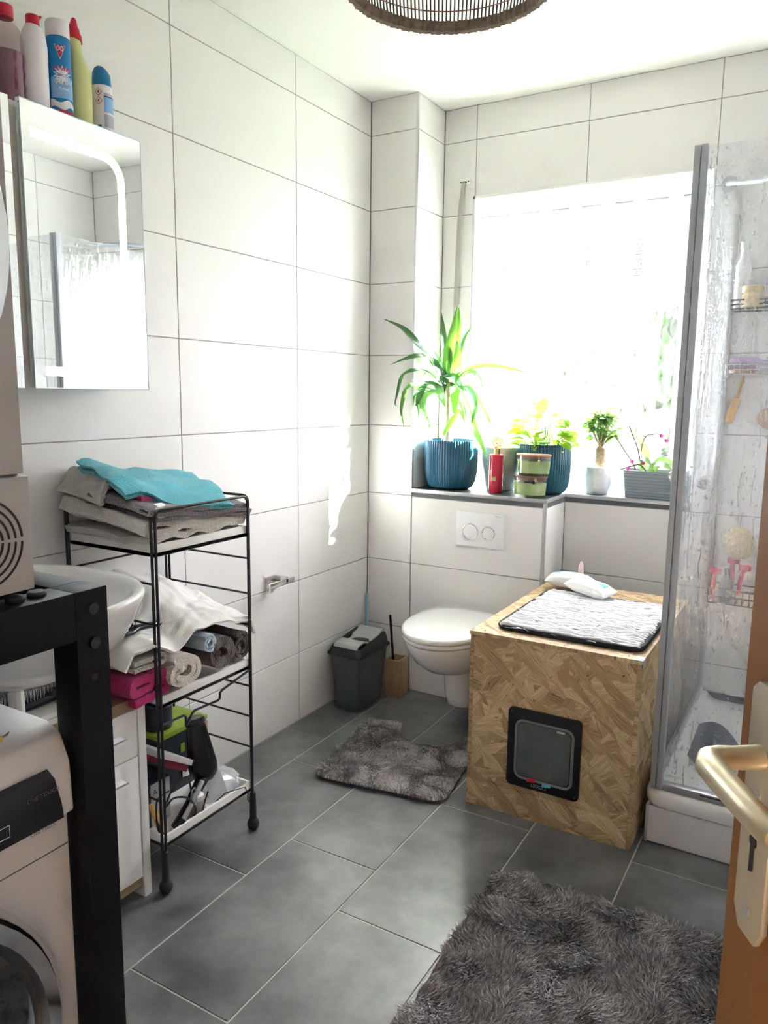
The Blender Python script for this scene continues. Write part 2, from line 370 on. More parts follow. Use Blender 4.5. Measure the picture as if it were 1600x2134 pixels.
class MB:
    def __init__(s): s.v = []; s.f = []
    def add(s, vs, fs):
        k = len(s.v); s.v += [tuple(p) for p in vs]; s.f += [tuple(i+k for i in f) for f in fs]; return s
    def box(s, x0, x1, y0, y1, z0, z1):
        vs = [(x0, y0, z0), (x1, y0, z0), (x1, y1, z0), (x0, y1, z0), (x0, y0, z1), (x1, y0, z1), (x1, y1, z1), (x0, y1, z1)]
        return s.add(vs, [(0, 3, 2, 1), (4, 5, 6, 7), (0, 1, 5, 4), (1, 2, 6, 5), (2, 3, 7, 6), (3, 0, 4, 7)])
    def obox(s, c, ax, h):
        c = Vector(c); A = [Vector(a).normalized()*hh for a, hh in zip(ax, h)]
        vs = []
        for sz in (-1, 1):
            for sx, sy in ((-1, -1), (1, -1), (1, 1), (-1, 1)):
                vs.append(c + A[0]*sx + A[1]*sy + A[2]*sz)
        return s.add(vs, [(0, 3, 2, 1), (4, 5, 6, 7), (0, 1, 5, 4), (1, 2, 6, 5), (2, 3, 7, 6), (3, 0, 4, 7)])
    def tube(s, pts, r, n=8, closed=False, flat=1.0):
        pts = [Vector(p) for p in pts]; N = len(pts)
        rs = r if isinstance(r, (list, tuple)) else [r]*N
        T = []
        for i in range(N):
            if closed: d = pts[(i+1) % N] - pts[i-1]
            else: d = pts[min(i+1, N-1)] - pts[max(i-1, 0)]
            T.append(d.normalized() if d.length > 1e-9 else Vector((0, 0, 1)))
        up = Vector((0, 0, 1)) if abs(T[0].z) < .9 else Vector((1, 0, 0))
        nrm = (up - T[0]*up.dot(T[0])).normalized()
        vs = []
        for i in range(N):
            nrm = (nrm - T[i]*nrm.dot(T[i]))
            nrm = nrm.normalized() if nrm.length > 1e-6 else T[i].orthogonal().normalized()
            bn = T[i].cross(nrm)
            for k in range(n):
                a = 2*math.pi*k/n
                vs.append(pts[i] + nrm*(math.cos(a)*rs[i]*flat) + bn*(math.sin(a)*rs[i]))
        fs = []
        for i in range(N if closed else N-1):
            j = (i+1) % N
            for k in range(n):
                l = (k+1) % n
                fs.append((i*n+k, i*n+l, j*n+l, j*n+k))
        if not closed:
            fs.append(tuple(range(n-1, -1, -1))); fs.append(tuple((N-1)*n+k for k in range(n)))
        return s.add(vs, fs)
    def lathe(s, prof, n=32, c=(0, 0, 0), sx=1., sy=1., caps=True, rmod=None):
        c = Vector(c); vs = []
        for r, z in prof:
            for k in range(n):
                a = 2*math.pi*k/n; rr = r if rmod is None else rmod(r, a, z)
                vs.append(c + Vector((rr*math.cos(a)*sx, rr*math.sin(a)*sy, z)))
        fs = []
        for i in range(len(prof)-1):
            for k in range(n):
                l = (k+1) % n
                fs.append((i*n+k, i*n+l, (i+1)*n+l, (i+1)*n+k))
        if caps:
            fs.append(tuple(range(n-1, -1, -1))); fs.append(tuple((len(prof)-1)*n+k for k in range(n)))
        return s.add(vs, fs)
    def loft(s, rings, cap=True):
        n = len(rings[0]); vs = [p for r in rings for p in r]; fs = []
        for i in range(len(rings)-1):
            for k in range(n):
                l = (k+1) % n
                fs.append((i*n+k, i*n+l, (i+1)*n+l, (i+1)*n+k))
        if cap:
            fs.append(tuple(range(n-1, -1, -1))); fs.append(tuple((len(rings)-1)*n+k for k in range(n)))
        return s.add(vs, fs)
    def prism(s, poly, ax, h0, h1):
        """poly: 2d points; ax: function (a,b,h)->xyz"""
        n = len(poly)
        vs = [ax(a, b, h0) for a, b in poly] + [ax(a, b, h1) for a, b in poly]
        fs = [tuple(range(n-1, -1, -1)), tuple(range(n, 2*n))]
        for k in range(n):
            l = (k+1) % n; fs.append((k, l, n+l, n+k))
        return s.add(vs, fs)
    def grid(s, fn, nu, nv):
        vs = [fn(i/nu, j/nv) for j in range(nv+1) for i in range(nu+1)]
        fs = [(j*(nu+1)+i, j*(nu+1)+i+1, (j+1)*(nu+1)+i+1, (j+1)*(nu+1)+i) for j in range(nv) for i in range(nu)]
        return s.add(vs, fs)
    def sheet(s, fn, nu, nv, t):
        P = np.array([[fn(i/nu, j/nv) for i in range(nu+1)] for j in range(nv+1)], dtype=float)
        du = np.gradient(P, axis=1); dv = np.gradient(P, axis=0)
        nn = np.cross(du, dv); ln = np.linalg.norm(nn, axis=2, keepdims=True); ln[ln < 1e-12] = 1; nn /= ln
        A = P + nn*t/2; B = P - nn*t/2
        W = nu+1; Hh = nv+1; k = W*Hh
        vs = [tuple(p) for p in A.reshape(-1, 3)] + [tuple(p) for p in B.reshape(-1, 3)]
        fs = []
        for j in range(nv):
            for i in range(nu):
                a = j*W+i; fs.append((a, a+1, a+W+1, a+W)); fs.append((k+a+W, k+a+W+1, k+a+1, k+a))
        for i in range(nu):
            fs.append((i+1, i, k+i, k+i+1)); a = nv*W+i; fs.append((a, a+1, k+a+1, k+a))
        for j in range(nv):
            a = j*W; fs.append((a, a+W, k+a+W, k+a)); a = j*W+nu; fs.append((a+W, a, k+a, k+a+W))
        return s.add(vs, fs)
    def mesh(s, name, off=(0, 0, 0), bevel=0., seg=2, smooth=35., fixn=True):
        me = bpy.data.meshes.new(name)
        o = Vector(off)
        me.from_pydata([(x-o.x, y-o.y, z-o.z) for x, y, z in s.v], [], s.f)
        if bevel > 0 or fixn:
            bm = bmesh.new(); bm.from_mesh(me)
            if fixn: bmesh.ops.recalc_face_normals(bm, faces=bm.faces)
            if bevel > 0:
                ed = [e for e in bm.edges if len(e.link_faces) == 2 and e.calc_face_angle(0) > math.radians(30)]
                bmesh.ops.bevel(bm, geom=ed, offset=bevel, segments=seg, profile=.6, affect='EDGES', clamp_overlap=True)
            bm.to_mesh(me); bm.free()
        if smooth:
            me.shade_smooth(); me.set_sharp_from_angle(angle=math.radians(smooth))
        return me
    def build(s, name, m, parent=None, bevel=0., seg=2, smooth=35., fixn=True, origin=None):
        a = np.array(s.v, dtype=float)
        lo, hi = a.min(0), a.max(0)
        if origin is None:
            org = Vector((lo+hi)/2)
            if parent is None: org.z = lo[2]
        else: org = Vector(origin)
        me = s.mesh(name, org, bevel, seg, smooth, fixn)
        me.materials.append(M[m] if isinstance(m, str) else m)
        ob = bpy.data.objects.new(name, me); COL.objects.link(ob)
        ob.location = org - (wloc(parent) if parent is not None else Vector((0, 0, 0)))
        if parent is not None: ob.parent = parent
        return ob

def thing(name, label, cat, loc, group=None):
    o = bpy.data.objects.new(name, None); COL.objects.link(o)
    o.empty_display_size = .05
    o.location = loc; o['label'] = label; o['category'] = cat
    if group: o['group'] = group
    return o
def tag(o, label, cat, group=None):
    o['label'] = label; o['category'] = cat
    if group: o['group'] = group
    return o
def struct(o, label=None, cat=None):
    o['kind'] = 'structure'
    if label: o['label'] = label
    if cat: o['category'] = cat
    return o
def lab(o, label): o['label'] = label; return o

def text_poly(txt, size, bold=False):
    cu = bpy.data.curves.new('t', 'FONT'); cu.body = txt; cu.size = size; cu.align_x = 'CENTER'; cu.align_y = 'CENTER'
    cu.resolution_u = 2; cu.extrude = .0
    if bold: cu.offset = size*.018
    ob = bpy.data.objects.new('t', cu); COL.objects.link(ob)
    dg = bpy.context.evaluated_depsgraph_get()
    me = bpy.data.meshes.new_from_object(ob.evaluated_get(dg))
    vs = [tuple(v.co) for v in me.vertices]; fs = [tuple(p.vertices) for p in me.polygons]
    bpy.data.objects.remove(ob); bpy.data.meshes.remove(me); bpy.data.curves.remove(cu)
    return vs, fs
def text_flat(txt, size, org, ux, uy, name, m, parent, bold=False):
    """text lying in the plane org + a*ux + b*uy"""
    vs, fs = text_poly(txt, size, bold)
    org = Vector(org); ux = Vector(ux).normalized(); uy = Vector(uy).normalized()
    b = MB(); b.add([org + ux*v[0] + uy*v[1] for v in vs], fs)
    return b.build(name, m, parent, smooth=0, fixn=False)
def on_cyl(pts, c, r, a0, z0):
    """flat (a,b) -> wrapped on a vertical cylinder at angle a0 about c; a grows to the viewer's right"""
    out = []
    for p in pts:
        a = a0 + p[0]/r
        out.append((c[0]+math.cos(a)*r, c[1]+math.sin(a)*r, z0+p[1]))
    return out
def text_cyl(txt, size, c, r, a0, z0, name, m, parent, bold=False):
    vs, fs = text_poly(txt, size, bold)
    b = MB(); b.add(on_cyl(vs, c, r, a0, z0), fs)
    return b.build(name, m, parent, smooth=0, fixn=False)
def rrect(w, h, r, n=5, cx=0., cy=0.):
    pts = []
    for sx, sy, a0 in ((1, 1, 0), (-1, 1, 90), (-1, -1, 180), (1, -1, 270)):
        for k in range(n+1):
            a = math.radians(a0 + 90*k/n)
            pts.append((cx+sx*(w/2-r)+r*math.cos(a), cy+sy*(h/2-r)+r*math.sin(a)))
    return pts
def nz(x, y, z, s=1.): return noise.noise(Vector((x*s, y*s, z*s)))
# ================================================================ the room
XR, YF, ZC = 2.17, -2.87, 2.5215
CX, YW = .2237, .2429            # column edge, window wall
WX0, WX1, WZ0, WZ1 = .375, 1.32, .915, 2.147
BX = .827                        # right end of the toilet box
ROWS = [0, .285] + [.285+.3*k for k in range(1, 8)] + [ZC]

_tile_cache = {}
def tile_mesh(kind, w, h, m, gap, th=.006):
    key = (kind, round(w, 4), round(h, 4), m)
    if key in _tile_cache: return _tile_cache[key]
    a, b = w/2-gap/2, h/2-gap/2
    mb = MB()
    if kind == 'x': mb.box(-th, 0, -a, a, -b, b)
    elif kind == 'xr': mb.box(0, th, -a, a, -b, b)
    elif kind == 'y': mb.box(-a, a, 0, th, -b, b)
    elif kind == 'z': mb.box(-a, a, -b, b, -th, 0)
    me = mb.mesh('tile', bevel=.0011, seg=1, smooth=0)
    me.materials.append(M[m]); _tile_cache[key] = me
    return me
def tiles(parent, kind, const, ub, vb, m='wall_tile', gap=.0032):
    po = wloc(parent)
    for i in range(len(ub)-1):
        for j in range(len(vb)-1):
            w, h = abs(ub[i+1]-ub[i]), abs(vb[j+1]-vb[j])
            if w < .01 or h < .01: continue
            u, v = (ub[i]+ub[i+1])/2, (vb[j]+vb[j+1])/2
            o = bpy.data.objects.new('tile', tile_mesh(kind, w, h, m, gap)); COL.objects.link(o)
            p = {'x': (const, u, v), 'xr': (const, u, v), 'y': (u, const, v), 'z': (u, v, const)}[kind]
            o.location = Vector(p)-po; o.parent = parent
G = .0018   # joints lie this deep
# floor
fl = MB().box(0-.02, XR+.02, YF-.0, YW+.02, -.12, -G).build('floor', 'floor_grout', smooth=0); struct(fl)
FX = [0, .1874, .4856, .7835, 1.0835, 1.3869, 1.69, 1.993, XR]
FO = [-.6085, -.1966, -.6033, -.1863, -.6000, -.1803, -.5960, -.1800]
for i in range(8):
    o = FO[i]; ys = sorted([y for y in [o+.61*k for k in range(-6, 3)] if YF+.02 < y < YW-.02]+[YF, YW])
    tiles(fl, 'z', 0, [FX[i], FX[i+1]], ys, 'floor_tile', .0042)
# ceiling
struct(MB().box(-.1, XR+.1, YF-.12, YW+.4, ZC, ZC+.1).build('ceiling', 'plaster', smooth=0))
# left wall
wl_ = struct(MB().box(-.12, -G, YF, .6, 0, ZC).build('wall_left', 'wall_grout', smooth=0))
tiles(wl_, 'x', 0, [YF, -2.3499, -1.7399, -1.1299, -.5195, 0], ROWS)
# column in the corner
wc = struct(MB().box(0, CX-G, G, YW+.35, 0, ZC).build('wall_column', 'wall_grout', smooth=0))
tiles(wc, 'y', 0, [0.001, CX-.002], ROWS)
tiles(wc, 'x', CX, [0.003, YW], [.915, 1.185, 1.485, 1.785, 2.085, 2.385, ZC])
MB().box(CX-.009, CX+.001, -.0015, .008, .9, ZC).build('edge_profile', 'alu', wc, bevel=.001)
# toilet box under the sill
wb = struct(MB().box(CX, BX-G, G, YW, 0, .897).build('wall_ledge', 'wall_grout', smooth=0))
tiles(wb, 'y', 0, [CX, BX-.011], [0, .285, .585, .881])
tiles(wb, 'x', BX, [.010, YW], [0, .285, .585, .881])
MB().box(BX-.011, BX+.001, -.0015, .010, 0, .9).build('edge_profile', 'alu', wb, bevel=.001)
# window wall
mb = MB()
mb.box(CX, XR+.02, YW+G, .62, 0, .897); mb.box(CX, WX0-.001, YW+G, .62, .897, ZC)
mb.box(WX1+.001, XR+.02, YW+G, .62, .897, ZC); mb.box(WX0-.001, WX1+.001, YW+G, .62, WZ1+.001, ZC)
ww = struct(mb.build('wall_back', 'wall_grout', smooth=0))
tiles(ww, 'y', YW, [CX, WX0-.001], [.915, 1.185, 1.485, 1.785, 2.085, 2.385, ZC])
tiles(ww, 'y', YW, [WX0-.001, .8513, 1.3278], [WZ1+.001, 2.385, ZC])
tiles(ww, 'y', YW, [1.3278, 1.8053, XR], [.881, 1.185, 1.485, 1.785, 2.085, 2.385, ZC])
tiles(ww, 'y', YW, [BX, 1.3278, 1.8053, XR], [0, .285, .585, .881])
for n_, bx in (('reveal', (WX0-.006, WX0, YW-.001, .46, WZ0, WZ1)), ('reveal', (WX1, WX1+.006, YW-.001, .46, WZ0, WZ1)), ('reveal', (WX0-.006, WX1+.006, YW-.001, .46, WZ1, WZ1+.006))):
    MB().box(*bx).build(n_, 'plaster', ww, smooth=0)
MB().box(WX0-.010, WX0+.001, YW-.003, YW+.01, WZ0, WZ1+.01).build('edge_profile', 'alu', ww, bevel=.001)
MB().box(WX0-.010, WX1+.01, YW-.003, YW+.01, WZ1-.001, WZ1+.010).build('edge_profile', 'white_matt', ww, bevel=.001)
# right wall
wr = struct(MB().box(XR+G, XR+.12, YF, .6, 0, ZC).build('wall_right', 'wall_grout', smooth=0))
tiles(wr, 'xr', XR, [YF, -2.57, -1.96, -1.35, -.74, -.13, YW], ROWS)
# front wall with the doorway, and the dim hallway behind it
DX0, DX1, DZ = 1.31, 2.15, 2.04
mb = MB(); mb.box(-.12, DX0, YF-.12, YF, 0, ZC); mb.box(DX1, XR+.12, YF-.12, YF, 0, ZC); mb.box(DX0, DX1, YF-.12, YF, DZ, ZC)
struct(mb.build('wall_front', 'wall_tile', smooth=0))
mb = MB(); mb.box(.3, 2.9, -4.3, -4.2, -.12, 2.6); mb.box(.2, .3, -4.3, YF-.12, -.12, 2.6); mb.box(2.9, 3., -4.3, YF-.12, -.12, 2.6)
mb.box(.2, 3., -4.3, YF-.12, 2.52, 2.6)
struct(mb.build('wall_hall', 'hall_paint', smooth=0))
struct(MB().box(.2, 3., -4.3, YF, -.12, -.001).build('floor_hall', 'oak_strip', smooth=0))

# window sill: slate boards with aluminium nosing and a dark strip below
sill = MB().prism([(CX, 0), (BX, 0), (BX, YW), (WX1, YW), (WX1, .458), (WX0, .458), (WX0, YW), (CX, YW)], lambda a, b, h: (a, b, h), .897, .9145).build('trim_1', 'slate', smooth=0)
struct(sill)
for bx in ((CX, BX+.002, -.004, .004, .9005, .916), (BX-.005, BX+.002, .004, YW-.003, .9005, .916), (BX+.002, WX1, YW-.004, YW+.004, .9005, .916)):
    MB().box(*bx).build('nosing', 'alu', sill, bevel=.0015)
for bx in ((CX+.001, BX-.011, -.001, .004, .8825, .8995), (BX-.004, BX+.001, .010, YW-.003, .8825, .8995), (BX+.002, WX1, YW-.001, YW+.004, .8825, .8995)):
    MB().box(*bx).build('slate_strip', 'slate', sill, smooth=0)

# window
win = bpy.data.objects.new('window_1', None); COL.objects.link(win); win.location = (.85, .47, WZ0); win['kind'] = 'structure'
def ring(mb, x0, x1, z0, z1, X0, X1, Z0, Z1, y0, y1):
    mb.box(X0, x0, y0, y1, Z0, Z1); mb.box(x1, X1, y0, y1, Z0, Z1); mb.box(x0, x1, y0, y1, Z0, z0); mb.box(x0, x1, y0, y1, z1, Z1); return mb
M['window_frame'] = mat('window_frame', (.82, .83, .84), .3)
ring(MB(), .392, 1.265, .968, 2.098, .34, 1.33, .90, 2.16, .462, .55).build('window_frame', 'window_frame', win, bevel=.002)
ring(MB(), .409, 1.193, 1.034, 2.044, .380, 1.262, .975, 2.10, .45, .515).build('sash', 'window_frame', win, bevel=.004)
M['gasket'] = mat('gasket', (.30, .30, .36), .6)
ring(MB(), .4135, 1.189, 1.0385, 2.039, .408, 1.194, 1.033, 2.045, .4525, .458).build('gasket', 'gasket', win, smooth=0)
MB().box(.409, 1.193, .478, .486, 1.034, 2.044).build('pane', 'window_glass', win, smooth=0)
hd = MB().box(1.215, 1.24, .437, .45, 1.50, 1.57)
hd.tube([(1.2275, .44, 1.535), (1.2275, .405, 1.535), (1.2275, .40, 1.52), (1.2275, .40, 1.42)], .009, 8)
hd.build('window_handle', 'white_matt', win, bevel=.002)

# garden behind the window
struct(MB().box(-14, 22, .7, 30, -1.3, -1.2).build('ground', 'grass', smooth=0))
def tree(name, label, x, y, z0, r, h, seed, lowcrown):
    t = thing(name, label, 'tree', (x, y, z0), 'trees in the garden')
    MB().tube([(x, y, z0), (x+.05, y, z0+h*.4), (x-.03, y+.05, z0+h*.75)], [r*.10, r*.08, r*.04], 8).build('trunk', 'trunk', t)
    n = 3600; rr = np.random.default_rng(seed); vs = []; fs = []
    for k in range(n):
        d = rr.normal(size=3); d /= np.linalg.norm(d); q = rr.uniform(.45, 1.)**.5
        c = np.array([x, y, z0+h*lowcrown]) + d*q*np.array([r, r, h*(1-lowcrown)*.95])
        a = rr.normal(size=3); a /= np.linalg.norm(a); b = np.cross(a, rr.normal(size=3)); b /= np.linalg.norm(b); s_ = r*.17
        k0 = len(vs); vs += [tuple(c-a*s_), tuple(c-b*s_*.6), tuple(c+a*s_), tuple(c+b*s_*.6)]; fs.append((k0, k0+1, k0+2, k0+3))
    m = MB(); m.add(vs, fs); c = m.build('foliage', 'tree_leaf', t, smooth=0, fixn=False); c['kind'] = 'stuff'
tree('garden_tree', 'round leafy green tree seen at the right through the frosted pane', 1.0, 4.2, -1.2, 1.55, 4.6, 3, .5)
tree('garden_tree', 'low broad green bush seen at the lower left through the frosted pane', -1.6, 5.2, -1.2, 1.3, 2.3, 4, .45)
tree('garden_tree', 'distant tall green tree faintly seen through the top of the pane', .1, 9.0, -1.2, 1.9, 5.6, 5, .6)


# curtain rod and sheer pelmet curtain
RY, RZ = .300, 2.078
rod = thing('curtain_rod', 'thin white curtain rod across the top of the window recess', 'curtain rod', (.85, RY, RZ))
MB().tube([(.382, RY, RZ), (1.316, RY, RZ)], .0055, 8).build('rod', 'alu_grey', rod)
for x in (.379, 1.3165): MB().tube([(x-.003, RY, RZ), (x+.003, RY, RZ)], .009, 10).build('end_cap', 'white_matt', rod)
cur = thing('curtain', 'short sheer white curtain with zigzag hem hung over the window', 'curtain', (.85, RY, 1.66))
def cfn(u, v):
    x0 = .455 - .055*v**.7; x1 = 1.30
    x = x0 + (x1-x0)*u
    ph = (x-.445)/.1285
    sq = math.tanh(4*math.sin(ph*2*math.pi))
    hem = abs(((x-.40)/.172) % 1 - .5)*2
    zb = 1.652 + .036*hem
    top = RZ + .016 + .006*math.cos(ph*2*math.pi)
    z = top + (zb-top)*v
    wv = min(1, v*7)
    y = RY + (.0095*sq)*(1-wv) + wv*(.012*math.sin(ph*2*math.pi*1.0) + .006*math.sin(ph*9.1+1.) + .01*nz(x*5, z*1.5, 3.))
    return (x, y, z)
MB().grid(cfn, 260, 40).build('fabric', 'sheer', cur, smooth=80, fixn=False)
def cur_text(txt, x, z, size, vert):
    ux, uy = ((0, 0, 1), (-1, 0, 0)) if vert else ((1, 0, 0), (0, 0, 1))
    text_flat(txt, size, (x, RY-.022, z), ux, uy, 'printed_word', 'print_sheer', cur)
M['print_sheer'] = mat('print_sheer', (.62, .64, .68), .8)
for (t_, x, z, s_, vt) in (('Herbes', .500, 1.905, .050, True), ('Herbes', .500, 2.015, .030, False), ('Herbes', .86, 1.90, .045, True), ('Herbes', 1.06, 1.86, .05, True)):
    cur_text(t_, x, z, s_, vt)

# roller shutter strap
st = thing('shutter_strap', 'grey roller shutter strap coming out of a white wall slot', 'strap', (.323, YW, 1.2))
MB().prism(rrect(.048, .024, .004, 3, .325, 2.222), lambda a, b, h: (a, h, b), YW-.005, YW).build('slot_plate', 'white_matt', st)
MB().box(.313, .335, YW-.0058, YW-.0048, 2.215, 2.2215).build('slot', 'black_matt', st, smooth=0)
for x in (.307, .343): MB().tube([(x, YW-.0062, 2.220), (x, YW-.0045, 2.220)], .003, 8).build('screw', 'black_matt', st)
pts = [(.324, YW-.006, 2.218), (.321, YW-.014, 2.19), (.315, YW-.02, 2.12), (.310, YW-.02, 2.03), (.303, YW-.016, 1.85), (.297, YW-.010, 1.62), (.292, YW-.006, 1.35), (.290, YW-.004, 1.20)]
def sfn(u, v):
    k = v*(len(pts)-1); i = min(int(k), len(pts)-2); t = k-i
    p = Vector(pts[i]).lerp(Vector(pts[i+1]), t); return (p.x+(u-.5)*.016, p.y+(u-.5)*.004, p.z)
MB().sheet(sfn, 2, 42, .0012).build('strap_band', 'strap', st, smooth=60)
# ================================================================ washing tower, frame, sink corner
FRX, FRY = .90, -2.20
# black square tube stand
fr = thing('metal_stand', 'black square tube metal stand over the washing machine carrying the dryer', 'stand', (.6, -2.52, 0))
PW = .054
for (x, y) in ((.873, -2.205), (.873, -2.835), (.16, -2.205), (.16, -2.835)):
    MB().box(x-PW/2, x+PW/2, y-PW/2, y+PW/2, 0, 1.0475).build('post', 'black_metal', fr, bevel=.002)
for y in (-2.205, -2.835):
    MB().box(.16+PW/2, .873-PW/2, y-PW/2, y+PW/2, .965, 1.0475).build('side_rail', 'black_metal', fr, bevel=.002)
for x in (.873, .16):
    MB().box(x-PW/2, x+PW/2, -2.835+PW/2, -2.205-PW/2, .978, 1.0475).build('long_rail', 'black_metal', fr, bevel=.002)
for z in (1.02, .970): 
    MB().tube([(.9, -2.206, z), (.906, -2.206, z)], .0085, 12).build('bolt', 'black_plastic', fr)
MB().tube([(.8995, -2.206, .918), (.9008, -2.206, .918)], .0055, 10).build('hole', 'black_matt', fr)
for y in (-2.268, -2.300):
    MB().lathe([(.0125, 1.0475), (.013, 1.051), (.011, 1.054), (.004, 1.0545)], 16, (.868, y, 0)).build('rubber_pad', 'rubber', fr)
# washing machine
WY0, WY1 = -2.805, -2.238
wm = thing('washing_machine', 'white front-loading washing machine with black control panel under the stand', 'washing machine', (.58, -2.52, 0))
def wm_prof(y):
    return [(.29, .03), (.868, .03), (.868, .715), (.884, .725), (.880, .80), (.862, .838), (.835, .85), (.29, .85)]
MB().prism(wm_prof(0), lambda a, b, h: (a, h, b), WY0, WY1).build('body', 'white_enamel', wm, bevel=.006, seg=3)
for (x, y) in ((.35, WY0+.06), (.82, WY0+.06), (.35, WY1-.06), (.82, WY1-.06)):
    MB().lathe([(.02, 0), (.02, .03)], 12, (x, y, 0)).build('foot', 'rubber', wm)
pp = [(WY0+.02, .722), (WY1-.020, .722), (WY1-.022, .745), (WY1-.030, .785), (WY1-.040, .803), (WY0+.04, .803), (WY0+.02, .785)]
MB().prism(pp, lambda a, b, h: (.8835-(b-.725)*.03+h, a, b), 0, .0025).build('control_panel', 'black_plastic', wm, bevel=.001)
ux, uy = (0, 1, 0), (-.03, 0, 1)
text_flat('ONE TOUCH', .0085, (.8853, -2.288, .770), ux, uy, 'lettering', 'text_dim', wm)
text_flat('OneTouch', .009, (.8862, -2.292, .7205), ux, uy, 'lettering', 'print_dark', wm)
for y in (-2.352, -2.385, -2.42):
    MB().tube([(.8864, y-.011, .736), (.8862, y-.011, .752), (.8860, y+.011, .752), (.8864, y+.011, .736)], .0006, 4, closed=True).build('key_outline', 'text_grey', wm)
MB().lathe([(.0345, 0), (.033, .02), (.028, .024)], 32).build('x', 'grey_plastic', wm) if False else None
kb = MB()
for k in range(0, 1):
    rings = []
    for r, h in ((.036, 0), (.036, .012), (.032, .02), (.026, .021)):
        rings.append([(.885+h, -2.41+r*math.cos(a), .775+r*math.sin(a)) for a in [2*math.pi*i/32 for i in range(32)]])
    kb.loft(rings)
kb.build('programme_dial', 'grey_plastic', wm)
def ring_x(x, cy, cz, r, n=56): return [(x, cy+r*math.cos(2*math.pi*i/n), cz+r*math.sin(2*math.pi*i/n)) for i in range(n)]
DC = (-2.545, .445)
MB().loft([ring_x(.866, *DC, .270), ring_x(.885, *DC, .268), ring_x(.900, *DC, .255), ring_x(.902, *DC, .235), ring_x(.890, *DC, .228)], cap=False).build('door_ring', 'chrome', wm)
dg_ = MB().loft([ring_x(.889, *DC, .230), ring_x(.905, *DC, .205), ring_x(.918, *DC, .15), ring_x(.924, *DC, .08), ring_x(.926, *DC, .01)]).build('door_glass', 'washer_glass', wm, smooth=60)
MB().box(.8675, .8685, WY0+.01, WY1-.004, .668, .6695).build('drawer_gap', 'print_dark', wm, smooth=0)
# dryer
DY0, DY1 = -2.88+.03, -2.283
dy = thing('tumble_dryer', 'white tumble dryer with round door standing on the black stand', 'tumble dryer', (.58, -2.57, 1.0545))
MB().box(.26, .868, DY0, DY1, 1.058, 1.915).build('body', 'dryer_enamel_shaded', dy, bevel=.006, seg=3)
MB().box(.866, .882, DY0+.001, DY1+.004, 1.062, 1.2135).build('lower_flap', 'dryer_enamel_shaded', dy, bevel=.003)
MB().box(.866, .880, DY0+.001, DY1-.001, 1.2165, 1.70).build('front_panel', 'dryer_enamel_shaded', dy, bevel=.003)
MB().box(.866, .878, DY0+.001, DY1-.002, 1.703, 1.912).build('control_panel', 'dryer_enamel_shaded', dy, bevel=.004)
MB().loft([ring_x(.879, -2.565, 1.505, .272), ring_x(.898, -2.565, 1.505, .268), ring_x(.902, -2.565, 1.505, .25), ring_x(.893, -2.565, 1.505, .235)], cap=False).build('door_ring', 'chrome_satin', dy)
MB().loft([ring_x(.892, -2.565, 1.505, .237), ring_x(.90, -2.565, 1.505, .18), ring_x(.905, -2.565, 1.505, .02)]).build('door_glass', 'washer_glass', dy, smooth=60)
for r in (.022, .031, .040, .049, .058):
    for a0, a1 in ((-82, -3), (3, 82)):
        pts = [(.8822, -2.352+r*math.cos(math.radians(a)), 1.132+r*math.sin(math.radians(a))) for a in np.linspace(a0, a1, 14)]
        MB().tube(pts, .0016, 6).build('vent_slot', 'black_matt', dy)
# bottle on the dryer, only its edge in view
# black bag on the washer
bag = thing('toiletry_bag', 'black soft leather toiletry bag standing on the washing machine', 'bag', (.60, -2.42, .85))
rings = []
for t, z in ((1.0, .852), (1.03, .87), (1.0, .91), (.97, .945), (.985, .955), (1.0, .958), (.96, .963), (.80, .972), (.4, .976), (.05, .977)):
    rings.append([(x*t+.655, y*t-2.42, z+.004*nz(x*20, y*20, z*30)) for x, y in rrect(.25, .26, .07, 6)])
MB().loft(rings).build('body', 'black_leather', bag, smooth=60)
pts = [(x*1.012+.655, y*1.012-2.42, .953) for x, y in rrect(.25, .26, .07, 6)]
MB().tube(pts, .0035, 6, closed=True).build('zip', 'black_plastic', bag)
MB().obox((.78, -2.375, .94), ((0, 1, 0), (1, 0, 0), (0, 0, 1)), (.006, .0012, .004)).build('zip_pull', 'chrome', bag)
# wooden brush end in front of the bag
br = thing('hair_stick', 'thin bamboo hair stick lying in front of the black bag', 'hair stick', (.84, -2.32, .85))
MB().tube([(.852, -2.40, .857), (.851, -2.35, .858), (.850, -2.322, .858)], [.0065, .0065, .005], 8).build('stick', 'wood_yellow', br)
MB().tube([(.850, -2.322, .858), (.849, -2.314, .859), (.847, -2.308, .861)], [.002, .002, .001], 6).build('cord', 'gold', br)

# vanity cabinet below the sink
VX, VY0, VY1 = .322, -2.06, -1.605
va = thing('vanity_cabinet', 'narrow white vanity cabinet with oak top under the washbasin', 'cabinet', (.17, -1.83, 0))
MB().box(.012, VX, VY1-.024, VY1, 0, .570).build('side_panel', 'white_matt', va, bevel=.0015)
MB().box(.012, VX, VY0, VY0+.024, 0, .570).build('side_panel', 'white_matt', va, bevel=.0015)
MB().box(.012, VX-.004, VY0+.024, VY1-.024, .528, .556).build('oak_top', 'oak_strip', va, bevel=.001)
MB().box(.012, VX-.006, VY0+.024, VY1-.024, .035, .058).build('oak_plinth', 'oak_strip', va, bevel=.001)
MB().box(.012, VX-.020, VY0+.024, VY1-.024, .058, .528).build('carcass', 'white_matt', va)
dr = MB().box(VX-.018, VX-.002, VY0+.026, VY1-.0265, .402, .526).build('drawer', 'white_matt', va, bevel=.0012)
dd = MB().box(VX-.018, VX-.002, VY0+.026, VY1-.0265, .061, .399).build('door', 'white_matt', va, bevel=.0012)
